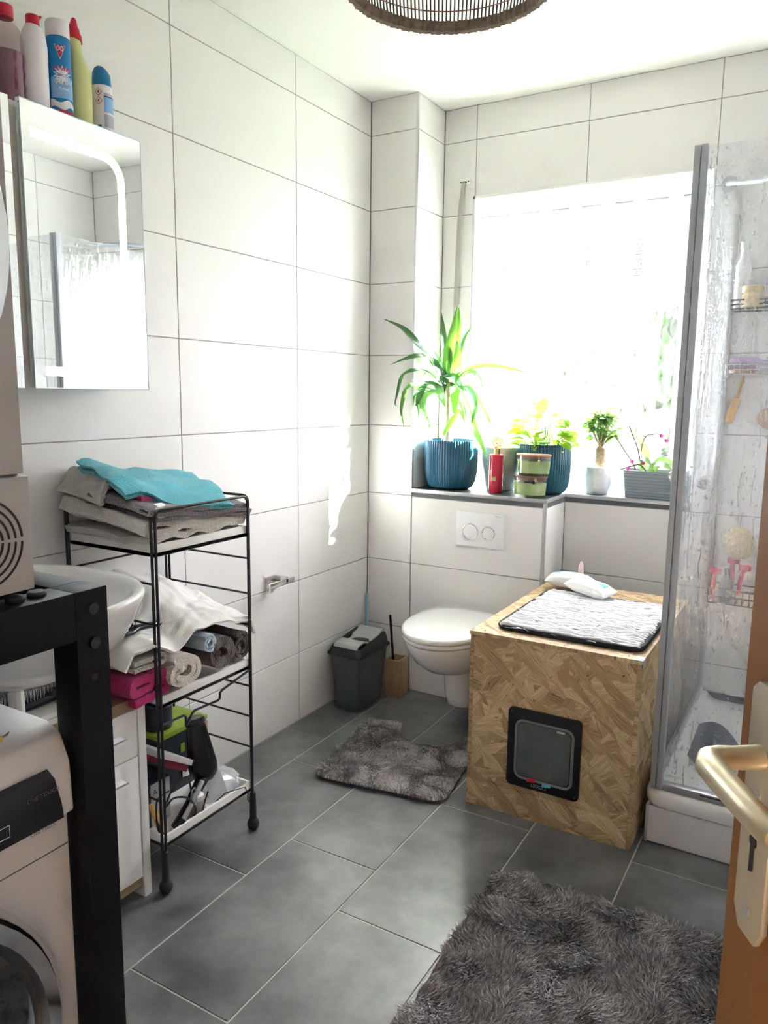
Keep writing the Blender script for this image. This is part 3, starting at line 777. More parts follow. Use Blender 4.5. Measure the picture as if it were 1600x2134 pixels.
for z, p in ((.472, dr), (.358, dd)):
    h = MB(); h.box(VX-.002, VX+.028, VY0+.15, VY1-.085, z, z+.004); h.box(VX+.024, VX+.028, VY0+.15, VY1-.085, z-.009, z+.004)
    h.build('handle', 'white_gloss', p, bevel=.001)
# white scale and hair brush on the oak top
sc = thing('white_box', 'flat white plastic box lying on the oak vanity top', 'box', (.19, -1.86, .556))
MB().box(.07, .285, -1.99, -1.80, .556, .586).build('case', 'white_gloss', sc, bevel=.004)
MB().box(.2845, .2865, -1.99, -1.80, .573, .5745).build('seam', 'card_grey', sc, smooth=0)
MB().box(.284, .2875, -1.818, -1.806, .561, .570).build('clasp', 'alu', sc, bevel=.001)
hb = thing('hair_brush', 'black paddle hair brush with bristles up on the white box', 'hair brush', (.19, -1.83, .586))
rings = []
for z, t in ((.587, .85), (.591, 1.), (.602, 1.), (.608, .85), (.611, .4)):
    rings.append([(.20+x*t, -1.87+y*t, z) for x, y in rrect(.075, .20, .036, 6)])
MB().loft(rings).build('paddle', 'black_plastic', hb, smooth=60)
m_ = MB()
for i in range(9):
    for j in range(22):
        x, y = .168+i*.008, -1.962+j*.0085
        if ((x-.20)/.036)**2+((y+1.87)/.098)**2 > 1: continue
        m_.tube([(x, y, .606), (x+random.uniform(-.002, .002), y+random.uniform(-.002, .002), .634)], [.0009, .0013], 4)
o = m_.build('bristles', 'silver', hb, smooth=0, fixn=False); o['kind'] = 'stuff'
MB().tube([(.20, -1.775, .599), (.20, -1.72, .603), (.20, -1.655, .606)], [.013, .011, .009], 10, flat=.6).build('handle', 'black_plastic', hb)
# sink
SC = (.292, -1.935)
sk = thing('washbasin', 'oval white ceramic washbasin on the wall above the vanity', 'washbasin', (.29, -1.935, .70))
def oval(t, n=64, a=.285, b=.250, sq=2.25):
    out = []
    for i in range(n):
        th = 2*math.pi*i/n; c, s_ = math.cos(th), math.sin(th)
        out.append((SC[0]+t*a*math.copysign(abs(c)**(2/sq), c), SC[1]+t*b*math.copysign(abs(s_)**(2/sq), s_)))
    return out
rings = []
for t, z in ((.30, .712), (.45, .716), (.66, .745), (.83, .79), (.94, .84), (.985, .875), (1.0, .888), (.995, .894), (.97, .897), (.93, .895), (.90, .888), (.86, .868), (.78, .83), (.60, .785), (.35, .765), (.08, .760)):
    rings.append([(x, y, z) for x, y in oval(t)])
MB().loft(rings).build('basin', 'white_gloss', sk, smooth=60)
MB().lathe([(.022, .7595), (.022, .763), (.016, .764)], 20, (SC[0], SC[1], 0)).build('drain', 'chrome', sk)
tp = MB(); tp.lathe([(.024, .894), (.024, .90), (.019, .905), (.019, .99), (.015, 1.0)], 20, (.075, SC[1], 0))
tp.tube([(.075, SC[1], .965), (.13, SC[1], .985), (.19, SC[1], .985), (.20, SC[1], .97)], .010, 10); tp.build('tap', 'chrome', sk)
sp = MB(); sp.tube([(SC[0], SC[1], .715), (SC[0], SC[1], .62), (SC[0]-.02, SC[1], .60), (.10, SC[1], .60), (.002, SC[1], .60)], .017, 10); sp.build('drain_pipe', 'white_matt', sk)

# mirror cabinet: door slightly ajar
mc = thing('mirror_cabinet', 'mirrored wall cabinet with lit LED strips beside the shelf rack', 'mirror cabinet', (.08, -1.76, 1.322))
ZB, ZT = 1.327, 1.962
MB().box(.0005, .142, -2.15, -1.412, ZB+.003, ZT-.002).build('carcass', 'white_matt', mc, bevel=.001)
hx, hy = .162, -1.408
ang = math.radians(1.3)
def dpt(s, z, d=0.):      # s: distance from the hinge edge towards the camera, d: out of the mirror
    return (hx + math.sin(ang)*s + math.cos(ang)*d, hy - math.cos(ang)*s + math.sin(ang)*d, z)
DWID = .350
md = MB().add([dpt(s, z, d) for d in (-.014, 0) for s, z in ((0, ZB), (DWID, ZB), (DWID, ZT), (0, ZT))],
              [(0, 1, 2, 3), (4, 7, 6, 5), (0, 4, 5, 1), (1, 5, 6, 2), (2, 6, 7, 3), (3, 7, 4, 0)]).build('mirror_door', 'mirror', mc, smooth=0)
for z in (ZB, ZT): MB().tube([dpt(0, z, .0004), dpt(DWID, z, .0004)], .0011, 4).build('glass_edge', 'mirror_edge', md)
for s in (0, DWID): MB().tube([dpt(s, ZB, .0004), dpt(s, ZT, .0004)], .0011, 4).build('glass_edge', 'mirror_edge', md)
# LED strip: top bar, rounded corner, right bar, bottom bar
W2 = .0105
def led_path():
    pts = []
    zt, zb, sr, sl, R = ZT-.0655, ZB+.040, .069, DWID-.024, .055
    pts.append((sl, zt)); 
    for k in range(7):
        a = math.radians(90*k/6); pts.append((sr+R-R*math.sin(a), zt-R+R*math.cos(a)))
    pts.append((sr, zb+.02)); pts.append((sr+.004, zb+.006)); pts.append((sr+.02, zb)); pts.append((sl-.008, zb))
    return pts
lp = led_path(); n = len(lp); L_, R_ = [], []
for i, (s, z) in enumerate(lp):
    a = lp[max(i-1, 0)]; b = lp[min(i+1, n-1)]
    d = Vector((b[0]-a[0], b[1]-a[1])).normalized(); nn = Vector((-d.y, d.x))
    L_.append(dpt(s+nn.x*W2, z+nn.y*W2, .0008)); R_.append(dpt(s-nn.x*W2, z-nn.y*W2, .0008))
ml = MB(); ml.add(L_+R_, [(i, i+1, n+i+1, n+i) for i in range(n-1)]); ml.build('led_strip', 'led', md, smooth=0, fixn=False)
# second door and the dark gap
MB().box(.143, .156, -2.15, -1.775, ZB, ZT).build('mirror_door', 'mirror', mc, smooth=0)

# bottles on the cabinet
CT = ZT-.0015
def bottle(name, label, x, y, prof, m, sx=1., sy=1., n=32, rmod=None):
    t = thing(name, label, 'bottle', (x, y, CT), 'cleaning bottles on the mirror cabinet')
    MB().lathe([(r, CT+z) for r, z in prof], n, (x, y, 0), sx, sy, rmod=rmod).build('bottle_body', m, t, smooth=50)
    return t
# red-capped purple bottle
PX, PY = .075, -1.715
t = bottle('cleaner_bottle', 'clear ribbed bottle half full of purple cleaner with a red cap', PX, PY, [(.036, 0), (.039, .004), (.039, .03), (.0365, .04), (.039, .05), (.0365, .065), (.039, .08), (.0365, .095), (.039, .11), (.037, .15), (.030, .175), (.016, .19), (.015, .198)], 'pet_clear', 1., 1.)
MB().lathe([(.034, CT+.003), (.036, CT+.03), (.0345, CT+.04), (.036, CT+.05), (.0345, CT+.065), (.036, CT+.08), (.0345, CT+.095), (.036, CT+.11), (.0355, CT+.122)], 28, (PX, PY, 0)).build('liquid', 'purple_liquid', t, smooth=50)
MB().lathe([(.019, CT+.197), (.019, CT+.222), (.012, CT+.226)], 20, (PX, PY, 0)).build('cap', 'cap_red', t)
# white bottle with red flip cap
PX, PY = .095, -1.658
t = bottle('cleaner_bottle', 'white plastic cleaner bottle with a red flip cap', PX, PY, [(.028, 0), (.030, .004), (.031, .10), (.031, .155), (.028, .178), (.020, .194), (.014, .200)], 'bottle_white', .85, 1.)
c_ = MB(); c_.lathe([(.0155, CT+.199), (.0155, CT+.217), (.0145, CT+.219)], 20, (PX, PY, 0))
c_.tube([(PX, PY+.010, CT+.218), (PX, PY+.017, CT+.219), (PX, PY+.022, CT+.226)], .003, 6); c_.build('cap', 'cap_red', t)
# blue toilet powder
PX, PY, PR = .098, -1.594, .0285
t = bottle('cleaner_bottle', 'blue toilet powder bottle with white cap and red lettering', PX, PY, [(PR-.001, 0), (PR, .003), (PR, .185), (PR-.002, .192), (PR-.005, .194)], 'can_blue', n=40)
MB().lathe([(PR-.0012, CT+.192), (PR-.0012, CT+.224), (PR-.004, CT+.230), (PR-.012, CT+.233)], 36, (PX, PY, 0)).build('cap', 'bottle_white', t)
A0 = math.atan2(-2.9-PY, 1.785-PX) + .10
rr_ = PR+.0006
def wrap(pts, m, name, extra=0., fs=None):
    b = MB(); b.add(on_cyl(pts, (PX, PY), rr_+extra, A0, CT), fs or [tuple(range(len(pts)))]); return b.build(name, m, t, smooth=0, fixn=False)
def strip(a0, a1, z0, z1, m, name, extra=0., wob=0.):
    n = 12; pts = []
    for k in range(n+1): a = a0+(a1-a0)*k/n; pts.append((a, z0+wob*math.sin(k*.8)))
    for k in range(n+1): a = a0+(a1-a0)*k/n; pts.append((a, z1+wob*math.sin(k*.8+1)))
    fs = [(k, k+1, n+1+k+1, n+1+k) for k in range(n)]
    return wrap(pts, m, name, extra, fs)
strip(-.024, .034, .052, .098, 'print_sky', 'label_patch')
star = []
for k in range(28):
    a = 2*math.pi*k/28; q = (.021 if k % 2 else .012); star.append((.004+q*math.cos(a)*1.1, .104+q*math.sin(a)*1.05))
cpt = [(.004, .104)]
wrap(cpt+star, 'print_white', 'label_burst', .0008, [(0, 1+k, 1+(k+1) % 28) for k in range(28)])
strip(-.028, .034, .030, .046, 'print_white', 'label_wave', .0002, .004)
strip(-.030, .036, .018, .026, 'print_red', 'label_band', .0002)
wrap([(-.013, .170), (.014, .170), (.0005, .137)], 'print_white', 'logo_edge', .0014)
wrap([(-.0115, .1688), (.0125, .1688), (.0005, .1395)], 'print_red', 'logo_triangle', .0019)
text_cyl('00', .016, (PX, PY), rr_+.0026, A0+.0005/rr_, CT+.1605, 'lettering', 'print_white', t, True)
text_cyl('POWER', .0125, (PX, PY), rr_+.0022, A0+.004/rr_, CT+.116, 'lettering', 'print_red', t, True)
text_cyl('WC', .008, (PX, PY), rr_+.0022, A0+.001/rr_, CT+.102, 'lettering', 'print_navy', t, True)
text_cyl('Aktiv', .0185, (PX, PY), rr_+.0016, A0+.006/rr_, CT+.0875, 'lettering', 'print_navy', t, True)
text_cyl('Aktiv', .0178, (PX, PY), rr_+.0022, A0+.006/rr_, CT+.0878, 'lettering', 'print_white', t, True)
text_cyl('Pulver', .009, (PX, PY), rr_+.0022, A0+.006/rr_, CT+.073, 'lettering', 'print_white', t, True)
# yellow bottle, angled neck
PX, PY = .10, -1.536
t = thing('cleaner_bottle', 'pale yellow toilet cleaner bottle with an angled neck and red cap', 'bottle', (PX, PY, CT), 'cleaning bottles on the mirror cabinet')
rings = []
for z, cy, a, b in ((0, 0, .021, .0255), (.004, 0, .023, .027), (.10, .002, .023, .028), (.13, .001, .023, .0275), (.155, -.004, .021, .021), (.172, -.009, .017, .0155), (.190, -.011, .0145, .0145), (.208, -.012, .015, .0160)):
    rings.append([(PX+a*math.cos(q), PY+cy+b*math.sin(q), CT+z+.05*(b*math.sin(q)+.0)*(-1 if z > .15 else 0)) for q in [2*math.pi*i/32 for i in range(32)]])
MB().loft(rings).build('bottle_body', 'bottle_yellow', t, smooth=50)
rings = []
for z, cy, r in ((.205, -.012, .0185), (.218, -.012, .0180), (.219, -.012, .0155), (.233, -.013, .0135), (.234, -.013, .0105), (.252, -.011, .0065), (.256, -.011, .004)):
    rings.append([(PX+r*math.cos(q), PY+cy+r*math.sin(q), CT+z-.22*r*math.sin(q)) for q in [2*math.pi*i/24 for i in range(24)]])
MB().loft(rings).build('cap', 'cap_red', t)
# aerosol can with blue cap
PX, PY, PR = .108, -1.478, .0255
t = bottle('spray_can', 'white and blue printed spray can with a blue cap', PX, PY, [(PR-.001, 0), (PR, .002), (PR, .117), (PR-.002, .121)], 'bottle_white', n=40)
rings = []
for z, r, tl in ((.119, PR-.0015, 0), (.140, PR-.003, 0), (.150, PR-.004, .1), (.158, PR-.008, .25), (.164, PR-.014, .3)):
    rings.append([(PX+r*math.cos(q), PY+r*math.sin(q), CT+z-tl*r*math.sin(q)) for q in [2*math.pi*i/32 for i in range(32)]])
MB().loft(rings).build('cap', 'cap_blue', t)
A0 = math.atan2(-2.9-PY, 1.785-PX); rr_ = PR+.0005
strip(.004, .040, .055, .092, 'print_sky', 'label_patch'); strip(.004, .040, .095, .101, 'print_lilac', 'label_band'); strip(.004, .040, .091, .094, 'print_navy', 'label_band', .0001)
strip(.004, .040, .020, .050, 'print_lilac', 'label_print'); strip(-.014, -.004, .004, .024, 'print_navy', 'label_patch')
for z in (.102, .081):
    q = [(-.0085, z+.0105), (.0005, z), (-.0085, z-.0105), (-.0175, z)]
    wrap(q, 'print_red', 'hazard_edge', .0001); wrap([(-.0085+(a+.0085)*.8, z+(b-z)*.8) for a, b in q], 'print_white', 'hazard_sign', .0003)
    wrap([(-.0085+(a+.0085)*.3, z+(b-z)*.4) for a, b in q], 'print_dark', 'hazard_mark', .0005)
# ================================================================ wire rack with towels
RX0, RX1, RY0, RY1, RT = .022, .354, -1.585, -1.229, 1.03
rk = thing('shelf_rack', 'black wire rack with three white shelves full of towels', 'shelf rack', (.19, -1.407, 0))
def uloop(p, q, zb, r=.02, top=RT):
    p, q = Vector(p), Vector(q); d = (q-p).normalized(); pts = [Vector((p.x, p.y, zb))]
    for k in range(6):
        a = math.radians(90*k/5); pts.append(Vector((p.x, p.y, top-r)) + d*(r-r*math.cos(a)) + Vector((0, 0, r*math.sin(a))))
    for k in range(6):
        a = math.radians(90*k/5); pts.append(Vector((q.x, q.y, top-r)) - d*(r-r*math.sin(a)) + Vector((0, 0, r*math.cos(a))))
    pts.append(Vector((q.x, q.y, zb))); return pts
e_ = .0045
for p, q in (((RX1, RY0+e_, 0), (RX1, RY1-e_, 0)), ((RX0, RY0+e_, 0), (RX0, RY1-e_, 0)), ((RX0+e_, RY0-e_, 0), (RX1-e_, RY0-e_, 0)), ((RX0+e_, RY1+e_, 0), (RX1-e_, RY1+e_, 0))):
    MB().tube(uloop(p, q, .10), .0038, 8).build('wire_frame', 'black_wire', rk)
for y in (RY0-e_, RY1+e_):
    for z in (.845, .74, .645, .455, .36, .262):
        MB().tube([(RX0+e_, y, z), (RX1-e_, y, z)], .0032, 6).build('rung', 'black_wire', rk)
for z in (.845, .645):
    MB().tube([(RX0, RY0, z), (RX0, RY1, z)], .0032, 6).build('rung', 'black_wire', rk)
MB().tube([(RX1, RY1, .512), (RX1, -1.352, .489), (RX1, -1.362, .484), (RX1, -1.364, .468), (RX1, -1.37, .464), (RX1, -1.462, .468), (RX1, -1.472, .463), (RX1, -1.494, .436), (RX1, -1.497, .464), (RX1, -1.506, .469), (RX1, RY0, .470)], .0034, 8).build('hook_rail', 'black_wire', rk)
for x in (RX0, RX1):
    for y in (RY0, RY1):
        f = MB(); f.lathe([(.0062, .12), (.0085, .118), (.0095, .10), (.0105, .04), (.011, .035)], 16, (x, y, 0))
        f.lathe([(.004, .0), (.011, .0015), (.0165, .008), (.0185, .017), (.0165, .027), (.011, .034), (.006, .037)], 20, (x, y, 0)); f.build('foot', 'rubber', rk)
for z in (.912, .512, .124):
    s_ = MB().box(RX0+.006, RX1-.004, RY0+.004, RY1-.004, z, z+.012)
    for bx in ((RX0+.006, RX0+.014, RY0+.004, RY1-.004), (RX1-.012, RX1-.004, RY0+.004, RY1-.004), (RX0+.014, RX1-.012, RY0+.004, RY0+.012), (RX0+.014, RX1-.012, RY1-.012, RY1-.004)):
        s_.box(bx[0], bx[1], bx[2], bx[3], z, z+.032)
    s_.build('shelf', 'white_matt', rk, bevel=.0012)

def lerp(a, b, t): return a+(b-a)*t
def pw(x, pts):
    if x <= pts[0][0]: return pts[0][1]
    for (a, p), (b, q) in zip(pts, pts[1:]):
        if x <= b:
            t = (x-a)/(b-a); t = t*t*(3-2*t); return p+(q-p)*t
    return pts[-1][1]
def fold_fn(L, g, n):
    """serpentine path: returns f(s)->(a in 0..L, k height in units 0..n-1)"""
    pts = []
    for i in range(n):
        xs = np.linspace(0, L, 14); xs = xs if i % 2 == 0 else xs[::-1]
        pts += [(x, i) for x in xs]
        if i < n-1:
            for q in (30, 60, 90, 120, 150):
                a = math.radians(q); dx = g*.55*math.sin(a); b = (L+dx) if i % 2 == 0 else -dx
                pts.append((b, i+.5-.5*math.cos(a)))
    d = [0]
    for p, q in zip(pts, pts[1:]): d.append(d[-1]+math.hypot(q[0]-p[0], (q[1]-p[1])*g))
    d = np.array(d)/d[-1]; A = np.array([p[0] for p in pts]); B = np.array([p[1] for p in pts])
    return lambda s: (float(np.interp(s, d, A)), float(np.interp(s, d, B)))
def towel(name, label, m, x0, x1, y0, y1, base, hfun, n, th, seed, along='y', amp=.004, edge=None, nu=None, cat='towel', group='towels on the wire rack'):
    t = hfun; f = fold_fn((y1-y0) if along == 'y' else (x1-x0), .02, n)
    def fn(u, v):
        a, k = f(u)
        if along == 'y': y = y0+a; x = lerp(x0, x1, v)
        else: x = x0+a; y = lerp(y0, y1, v)
        kk = k/max(1, n-1)
        z = base(x, y) + th/2 + (t(x, y)-th)*kk if n > 1 else base(x, y)+th/2
        w = amp*(nz(x*9+seed, y*9, k*.7+seed)+.6*nz(x*22+seed, y*22, k)) + 1.2*amp*nz(x*4+seed, y*13, k*2.1)
        ex = .008*nz(y*11+seed, k*1.3, seed) if along == 'y' else .0
        ey = .008*nz(x*11+seed, k*1.3, seed) if along == 'x' else .0
        return (x+(ex*(1 if v > .5 else -1) if v in (0., 1.) or v > .85 or v < .15 else 0), y+(ey if v > .85 or v < .15 else 0), z+w)
    o = MB().sheet(fn, nu or (18*n), 26, th).build(name, m, smooth=70)
    tag(o, label, cat, group); return o
B1 = .946
def S1(x, y):
    u = min(1, max(0, (x-.03)/.315)); v = min(1, max(0, (y+1.592)/.352))
    return (.108*(1-u)+.052*u)*(1-v) + (.062*(1-u)+.026*u)*v
towel('folded_towel', 'large beige terry towel folded flat at the bottom of the top shelf', 'towel_beige', .03, .345, -1.592, -1.240, lambda x, y: B1+.004, S1, 3, .018, 1., amp=.009)
T1 = lambda x, y: B1 + S1(x, y) + .004
def hump(u, v):
    y = lerp(-1.608, -1.40, u); x = lerp(.015, .19, v)
    z = pw(y, [(-1.608, .985), (-1.592, 1.068), (-1.56, 1.108), (-1.50, 1.085), (-1.40, T1(x, -1.40)+.005)]) + .008*nz(x*14, y*14, 2.) + .006*math.sin(x*70+y*20)
    return (x, y+.012*math.sin(v*3+u*4), max(z, T1(x, y)+.006))
tag(MB().sheet(hump, 30, 24, .012).build('folded_towel', 'towel_beige', smooth=70), 'crumpled beige towel rising at the back left of the top shelf', 'towel', 'towels on the wire rack')
towel('folded_towel', 'dark grey folded towel with white label under the turquoise towel', 'towel_grey', .13, .352, -1.585, -1.222, T1, lambda x, y: .032, 3, .010, 4., amp=.004)
gt = COL.objects[-1]
def lb(u, v): return (lerp(.345, .352, u), lerp(-1.565, -1.535, v), lerp(1.045, 1.018, u)-.012*v)
def lb(u, v):
    s = u*.05; y = lerp(-1.568, -1.540, v)
    return (.338+min(s, .012)*.8, y+.004*math.sin(u*9), 1.045 - max(0, s-.010)*1.0 - .004*math.sin(u*8))
gt2 = [o for o in COL.objects if o.get('label', '').startswith('dark grey folded')][0]
MB().sheet(lb, 12, 4, .0012).build('care_label', 'paper_white', gt2, smooth=60)
T2 = lambda x, y: T1(x, y)+.036
towel('folded_towel', 'thin pink cloth peeking out under the turquoise towel', 'towel_pink', .20, .29, -1.560, -1.270, lambda x, y: T2(x, y) - (.012 if x > .3 else 0), lambda x, y: .013, 2, .006, 9., amp=.003)
T3 = lambda x, y: T2(x, y)+.018
def turq(u, v):
    a, k = _tq(u); s_ = a/.325
    p = Vector((.06, -1.570)).lerp(Vector((.11, -1.215)), s_).lerp(Vector((.268, -1.598)).lerp(Vector((.368, -1.325)), s_), v)
    x, y = p
    z = T3(x, y) + .006 + .016*k*(1-.5*v) + .012*nz(x*9, y*8, 5.) + .006*math.sin(x*55+6*nz(y*5, x*3, 1.))*(1-v*.4)
    z += .018*math.exp(-((y+1.55)/.035)**2) - .034*max(0, v-.7)/.3
    return (x+.014*nz(y*16, k, 3.)*v, y+.012*nz(x*14, k+3., 1.), z)
_tq = fold_fn(.325, .02, 2)
tag(MB().sheet(turq, 44, 34, .006).build('folded_towel', 'towel_turquoise', smooth=75), 'turquoise towel lying crumpled on top of the rack', 'towel', 'towels on the wire rack')

# middle shelf
B2 = .547
towel('folded_towel', 'folded magenta towel at the left of the middle shelf', 'towel_magenta', .04, .347, -1.655, -1.555, lambda x, y: B2-(.006 if y < -1.6 else 0), lambda x, y: .074, 3, .020, 12., amp=.004)
def roll(name, label, m, x0, x1, cy, cz, ry, rz, th, turns, seed, group='towels on the wire rack'):
    def fn(u, v):
        a = u*turns*2*math.pi + .9; q = .30+.70*(1-u)
        x = lerp(x0, x1, v)
        r1 = ry*q; r2 = rz*q
        return (x+.005*nz(a, seed, 1.)*(1 if v > .9 else 0), cy-r1*math.cos(a)+.003*nz(x*12, a, seed), cz+r2*math.sin(a)+.003*nz(x*12+4, a, seed))
    o = MB().sheet(fn, int(24*turns), 16, th).build(name, m, smooth=75)
    return tag(o, label, 'towel', group)
roll('rolled_towel', 'rolled cream terry towel facing out of the middle shelf', 'towel_cream', .05, .364, -1.503, .592, .060, .041, .015, 2.2, 2.)
roll('rolled_towel', 'light blue rolled cloth above the cream towel roll', 'towel_blue', .06, .358, -1.402, .640, .026, .026, .006, 2.2, 5.)
roll('rolled_towel', 'dark brown rolled towel right of the cream roll', 'towel_brown', .05, .357, -1.352, .596, .052, .044, .016, 2., 7.)
roll('rolled_towel', 'maroon brown rolled towel at the right end of the middle shelf', 'towel_darkbrown', .05, .352, -1.264, .592, .033, .043, .010, 2., 8.)
towel('folded_towel', 'beige folded towel layered over the magenta one', 'towel_beige', .04, .342, -1.650, -1.560, lambda x, y: B2+.080, lambda x, y: .030, 2, .012, 15., amp=.004)
def wh(x, y):
    rb = pw(y, [(-1.69, .705), (-1.60, .745), (-1.47, .815), (-1.36, .775), (-1.25, .72), (-1.18, .675)])
    rf = pw(y, [(-1.69, .655), (-1.60, .668), (-1.52, .640), (-1.44, .672), (-1.36, .672), (-1.27, .650), (-1.18, .640)])
    t = (x-.07)/(.352-.07); t = max(0., min(1., t))
    z = rb+(rf-rb)*(t**1.25)
    fold = abs(nz(x*6+3, y*5, 1.))
    z += .020*(1-fold*2)*(1-.4*t) + .014*(.5-abs(nz(x*13+1, y*9+2*x*8, 7.)))*(.4+t) + .005*nz(x*30, y*30, 4.)
    if x < .07: z -= (.07-x)*2
    return z
def whfn(u, v):
    y = lerp(-1.685, -1.205, u); x = lerp(.035, .352, v)
    z = wh(x, y)
    if y < -1.66: z -= (-1.66-y)*1.2
    if y > -1.225: z -= (y+1.225)*2.
    return (x+.010*nz(y*14, 0, 1.)*(v > .95), y, z)
tag(MB().sheet(whfn, 80, 50, .007).build('draped_cloth', 'towel_white', smooth=75), 'big white cotton cloth heaped over the rolled towels', 'cloth', 'towels on the wire rack')
o = towel('folded_towel', 'small peach cloth showing behind the white heap', 'towel_cream', .03, .066, -1.36, -1.245, lambda x, y: .70, lambda x, y: .045, 2, .008, 21., amp=.004)
# vent brush lying on the heap
vb = thing('vent_brush', 'black vented hair brush lying on the white cloth by the sink', 'hair brush', (.285, -1.60, .72))
ax = Vector((.07, .995, -.06)).normalized(); sd = Vector((.995, -.07, -.30)).normalized(); up_ = ax.cross(sd)*-1
if up_.z < 0: up_ = -up_
c0 = Vector((.285, -1.645, wh(.285, -1.645)+.024))
rings = []
for s, w, h in ((-.062, .006, .004), (-.058, .018, .007), (-.04, .026, .009), (0, .027, .009), (.03, .022, .009), (.05, .012, .008), (.07, .009, .008), (.12, .010, .008), (.128, .005, .004)):
    rings.append([c0+ax*s+sd*(w*math.cos(q))+up_*(h*math.sin(q)) for q in [2*math.pi*i/16 for i in range(16)]])
MB().loft(rings).build('head', 'black_plastic', vb, smooth=50)
for k in range(4): MB().obox(c0+ax*(-.030+.013*k)+up_*.0092+sd*.006, (ax, sd, up_), (.0036, .012, .0012)).build('vent', 'white_matt', vb)
tb = MB()
for i in range(9):
    for j in (-1, 0, 1):
        p = c0+ax*(-.045+.011*i)+sd*(j*.010-.008)+up_*.006; tb.tube([p, p+up_*.018], .0011, 4)
o = tb.build('bristles', 'black_plastic', vb, smooth=0, fixn=False); o['kind'] = 'stuff'

# bottom tray clutter
ZB3 = .1365
bx_ = thing('product_box', 'black product box with lime green lid behind the hair dryer', 'box', (.11, -1.33, ZB3))
MB().box(.05, .175, -1.425, -1.235, ZB3, .315).build('carton', 'box_dark', bx_, bevel=.002)
MB().box(.047, .178, -1.428, -1.232, .315, .330).build('lid', 'lime', bx_, bevel=.002)
MB().obox((.1785, -1.25, .29), ((0, 1, 0), (0, 0, 1), (1, 0, 0)), (.017, .022, .0008)).build('printed_face', 'rose_skin', bx_)
MB().obox((.1785, -1.34, .265), ((0, 1, 0), (0, 0, 1), (1, 0, 0)), (.008, .014, .0008)).build('printed_mark', 'lime', bx_)
MB().obox((.1785, -1.33, .185), ((0, 1, 0), (0, 0, 1), (1, 0, 0)), (.014, .018, .0008)).build('printed_mark', 'towel_cream', bx_)
jr = thing('round_tin', 'round dark tin standing on the lime green lid', 'tin', (.11, -1.375, .330))
MB().lathe([(.043, .3305), (.045, .334), (.045, .40), (.042, .404)], 32, (.112, -1.375, 0)).build('tin_body', 'box_dark', jr); MB().lathe([(.046, .404), (.046, .420), (.042, .423)], 32, (.112, -1.375, 0)).build('tin_lid', 'box_navy', jr)
hd_ = thing('hair_dryer', 'black hair dryer standing nozzle up on the bottom shelf', 'hair dryer', (.275, -1.37, ZB3))
rings = []
for t, r in ((0, .026), (.02, .029), (.10, .029), (.30, .034), (.55, .040), (.75, .045), (.90, .043), (1.0, .028)):
    c = Vector((.262, -1.372, .392)).lerp(Vector((.278, -1.352, .198)), t); rings.append([c+Vector((r*math.cos(q)*.85, r*math.sin(q), .004*math.cos(q))) for q in [2*math.pi*i/28 for i in range(28)]])
MB().loft(rings).build('barrel', 'black_plastic', hd_, smooth=50)
for k in range(3): MB().tube([(.263+.0255*math.cos(q), -1.3718+.0295*math.sin(q), .386-.006*k) for q in [2*math.pi*i/28 for i in range(28)]], .0012, 5, closed=True).build('nozzle_ring', 'black_matt', hd_)
MB().tube([(.285, -1.36, .215), (.30, -1.40, .205), (.315, -1.45, .180), (.325, -1.50, .158), (.328, -1.525, .150)], [.02, .018, .015, .013, .010], 12, flat=.75).build('handle', 'black_plastic', hd_, smooth=60)
fi = thing('hair_straightener', 'silver and black hair straightener leaning beside the hair dryer', 'hair straightener', (.33, -1.46, ZB3))
MB().tube([(.328, -1.415, .235), (.334, -1.46, .193), (.337, -1.50, .160)], .0075, 8).build('plate_arm', 'silver', fi)
MB().tube([(.337, -1.50, .160), (.339, -1.528, .145)], [.009, .006], 8).build('grip', 'black_plastic', fi)
lp_ = [(.332, -1.452+.010*math.cos(q), .205+.026*math.sin(q)) for q in [2*math.pi*i/20 for i in range(20)]]
MB().tube(lp_, .0026, 6, closed=True).build('clip_loop', 'silver', fi)
pb = thing('plastic_bag', 'crumpled white plastic bag at the right of the bottom shelf', 'bag', (.27, -1.29, ZB3))
rings = []
for t, r, z in ((0, .02, .139), (.15, .058, .142), (.4, .066, .155), (.65, .055, .176), (.85, .035, .192), (1., .008, .198)):
    rings.append([(.272+r*.95*math.cos(q)*(1+.4*nz(math.cos(q)*3, math.sin(q)*3, t*4)), -1.292+r*1.0*math.sin(q)*(1+.4*nz(math.cos(q)*3+5, math.sin(q)*3, t*4)), z+.012*nz(math.cos(q)*4, math.sin(q)*4, t*4)) for q in [2*math.pi*i/30 for i in range(30)]])
MB().loft(rings).build('bag_body', 'plastic_bag', pb, smooth=40)
MB().tube([(.335, -1.37, .150), (.345, -1.34, .166), (.3555, -1.30, .1625), (.360, -1.272, .158), (.363, -1.262, .135), (.363, -1.263, .115), (.363, -1.258, .105), (.363, -1.252, .112), (.363, -1.258, .118)], .0018, 6).build('drawstring', 'black_wire', pb)
mbq = thing('mesh_bottle', 'small grey mesh covered bottle lying in the bottom tray', 'bottle', (.315, -1.425, ZB3))
MB().lathe([(.008, ZB3), (.02, ZB3+.004), (.024, ZB3+.018), (.021, ZB3+.034), (.017, ZB3+.044)], 24, (.318, -1.425, 0)).build('mesh_sleeve', 'mesh_grey', mbq)
MB().lathe([(.017, ZB3+.044), (.018, ZB3+.058), (.012, ZB3+.064)], 20, (.318, -1.425, 0)).build('cap', 'white_gloss', mbq)
bk = thing('grey_carton', 'light grey carton leaning open in the bottom shelf', 'box', (.25, -1.53, ZB3))
q = math.radians(-32); aY, aZ = Vector((0, math.cos(q), math.sin(q))), Vector((0, -math.sin(q), math.cos(q)))
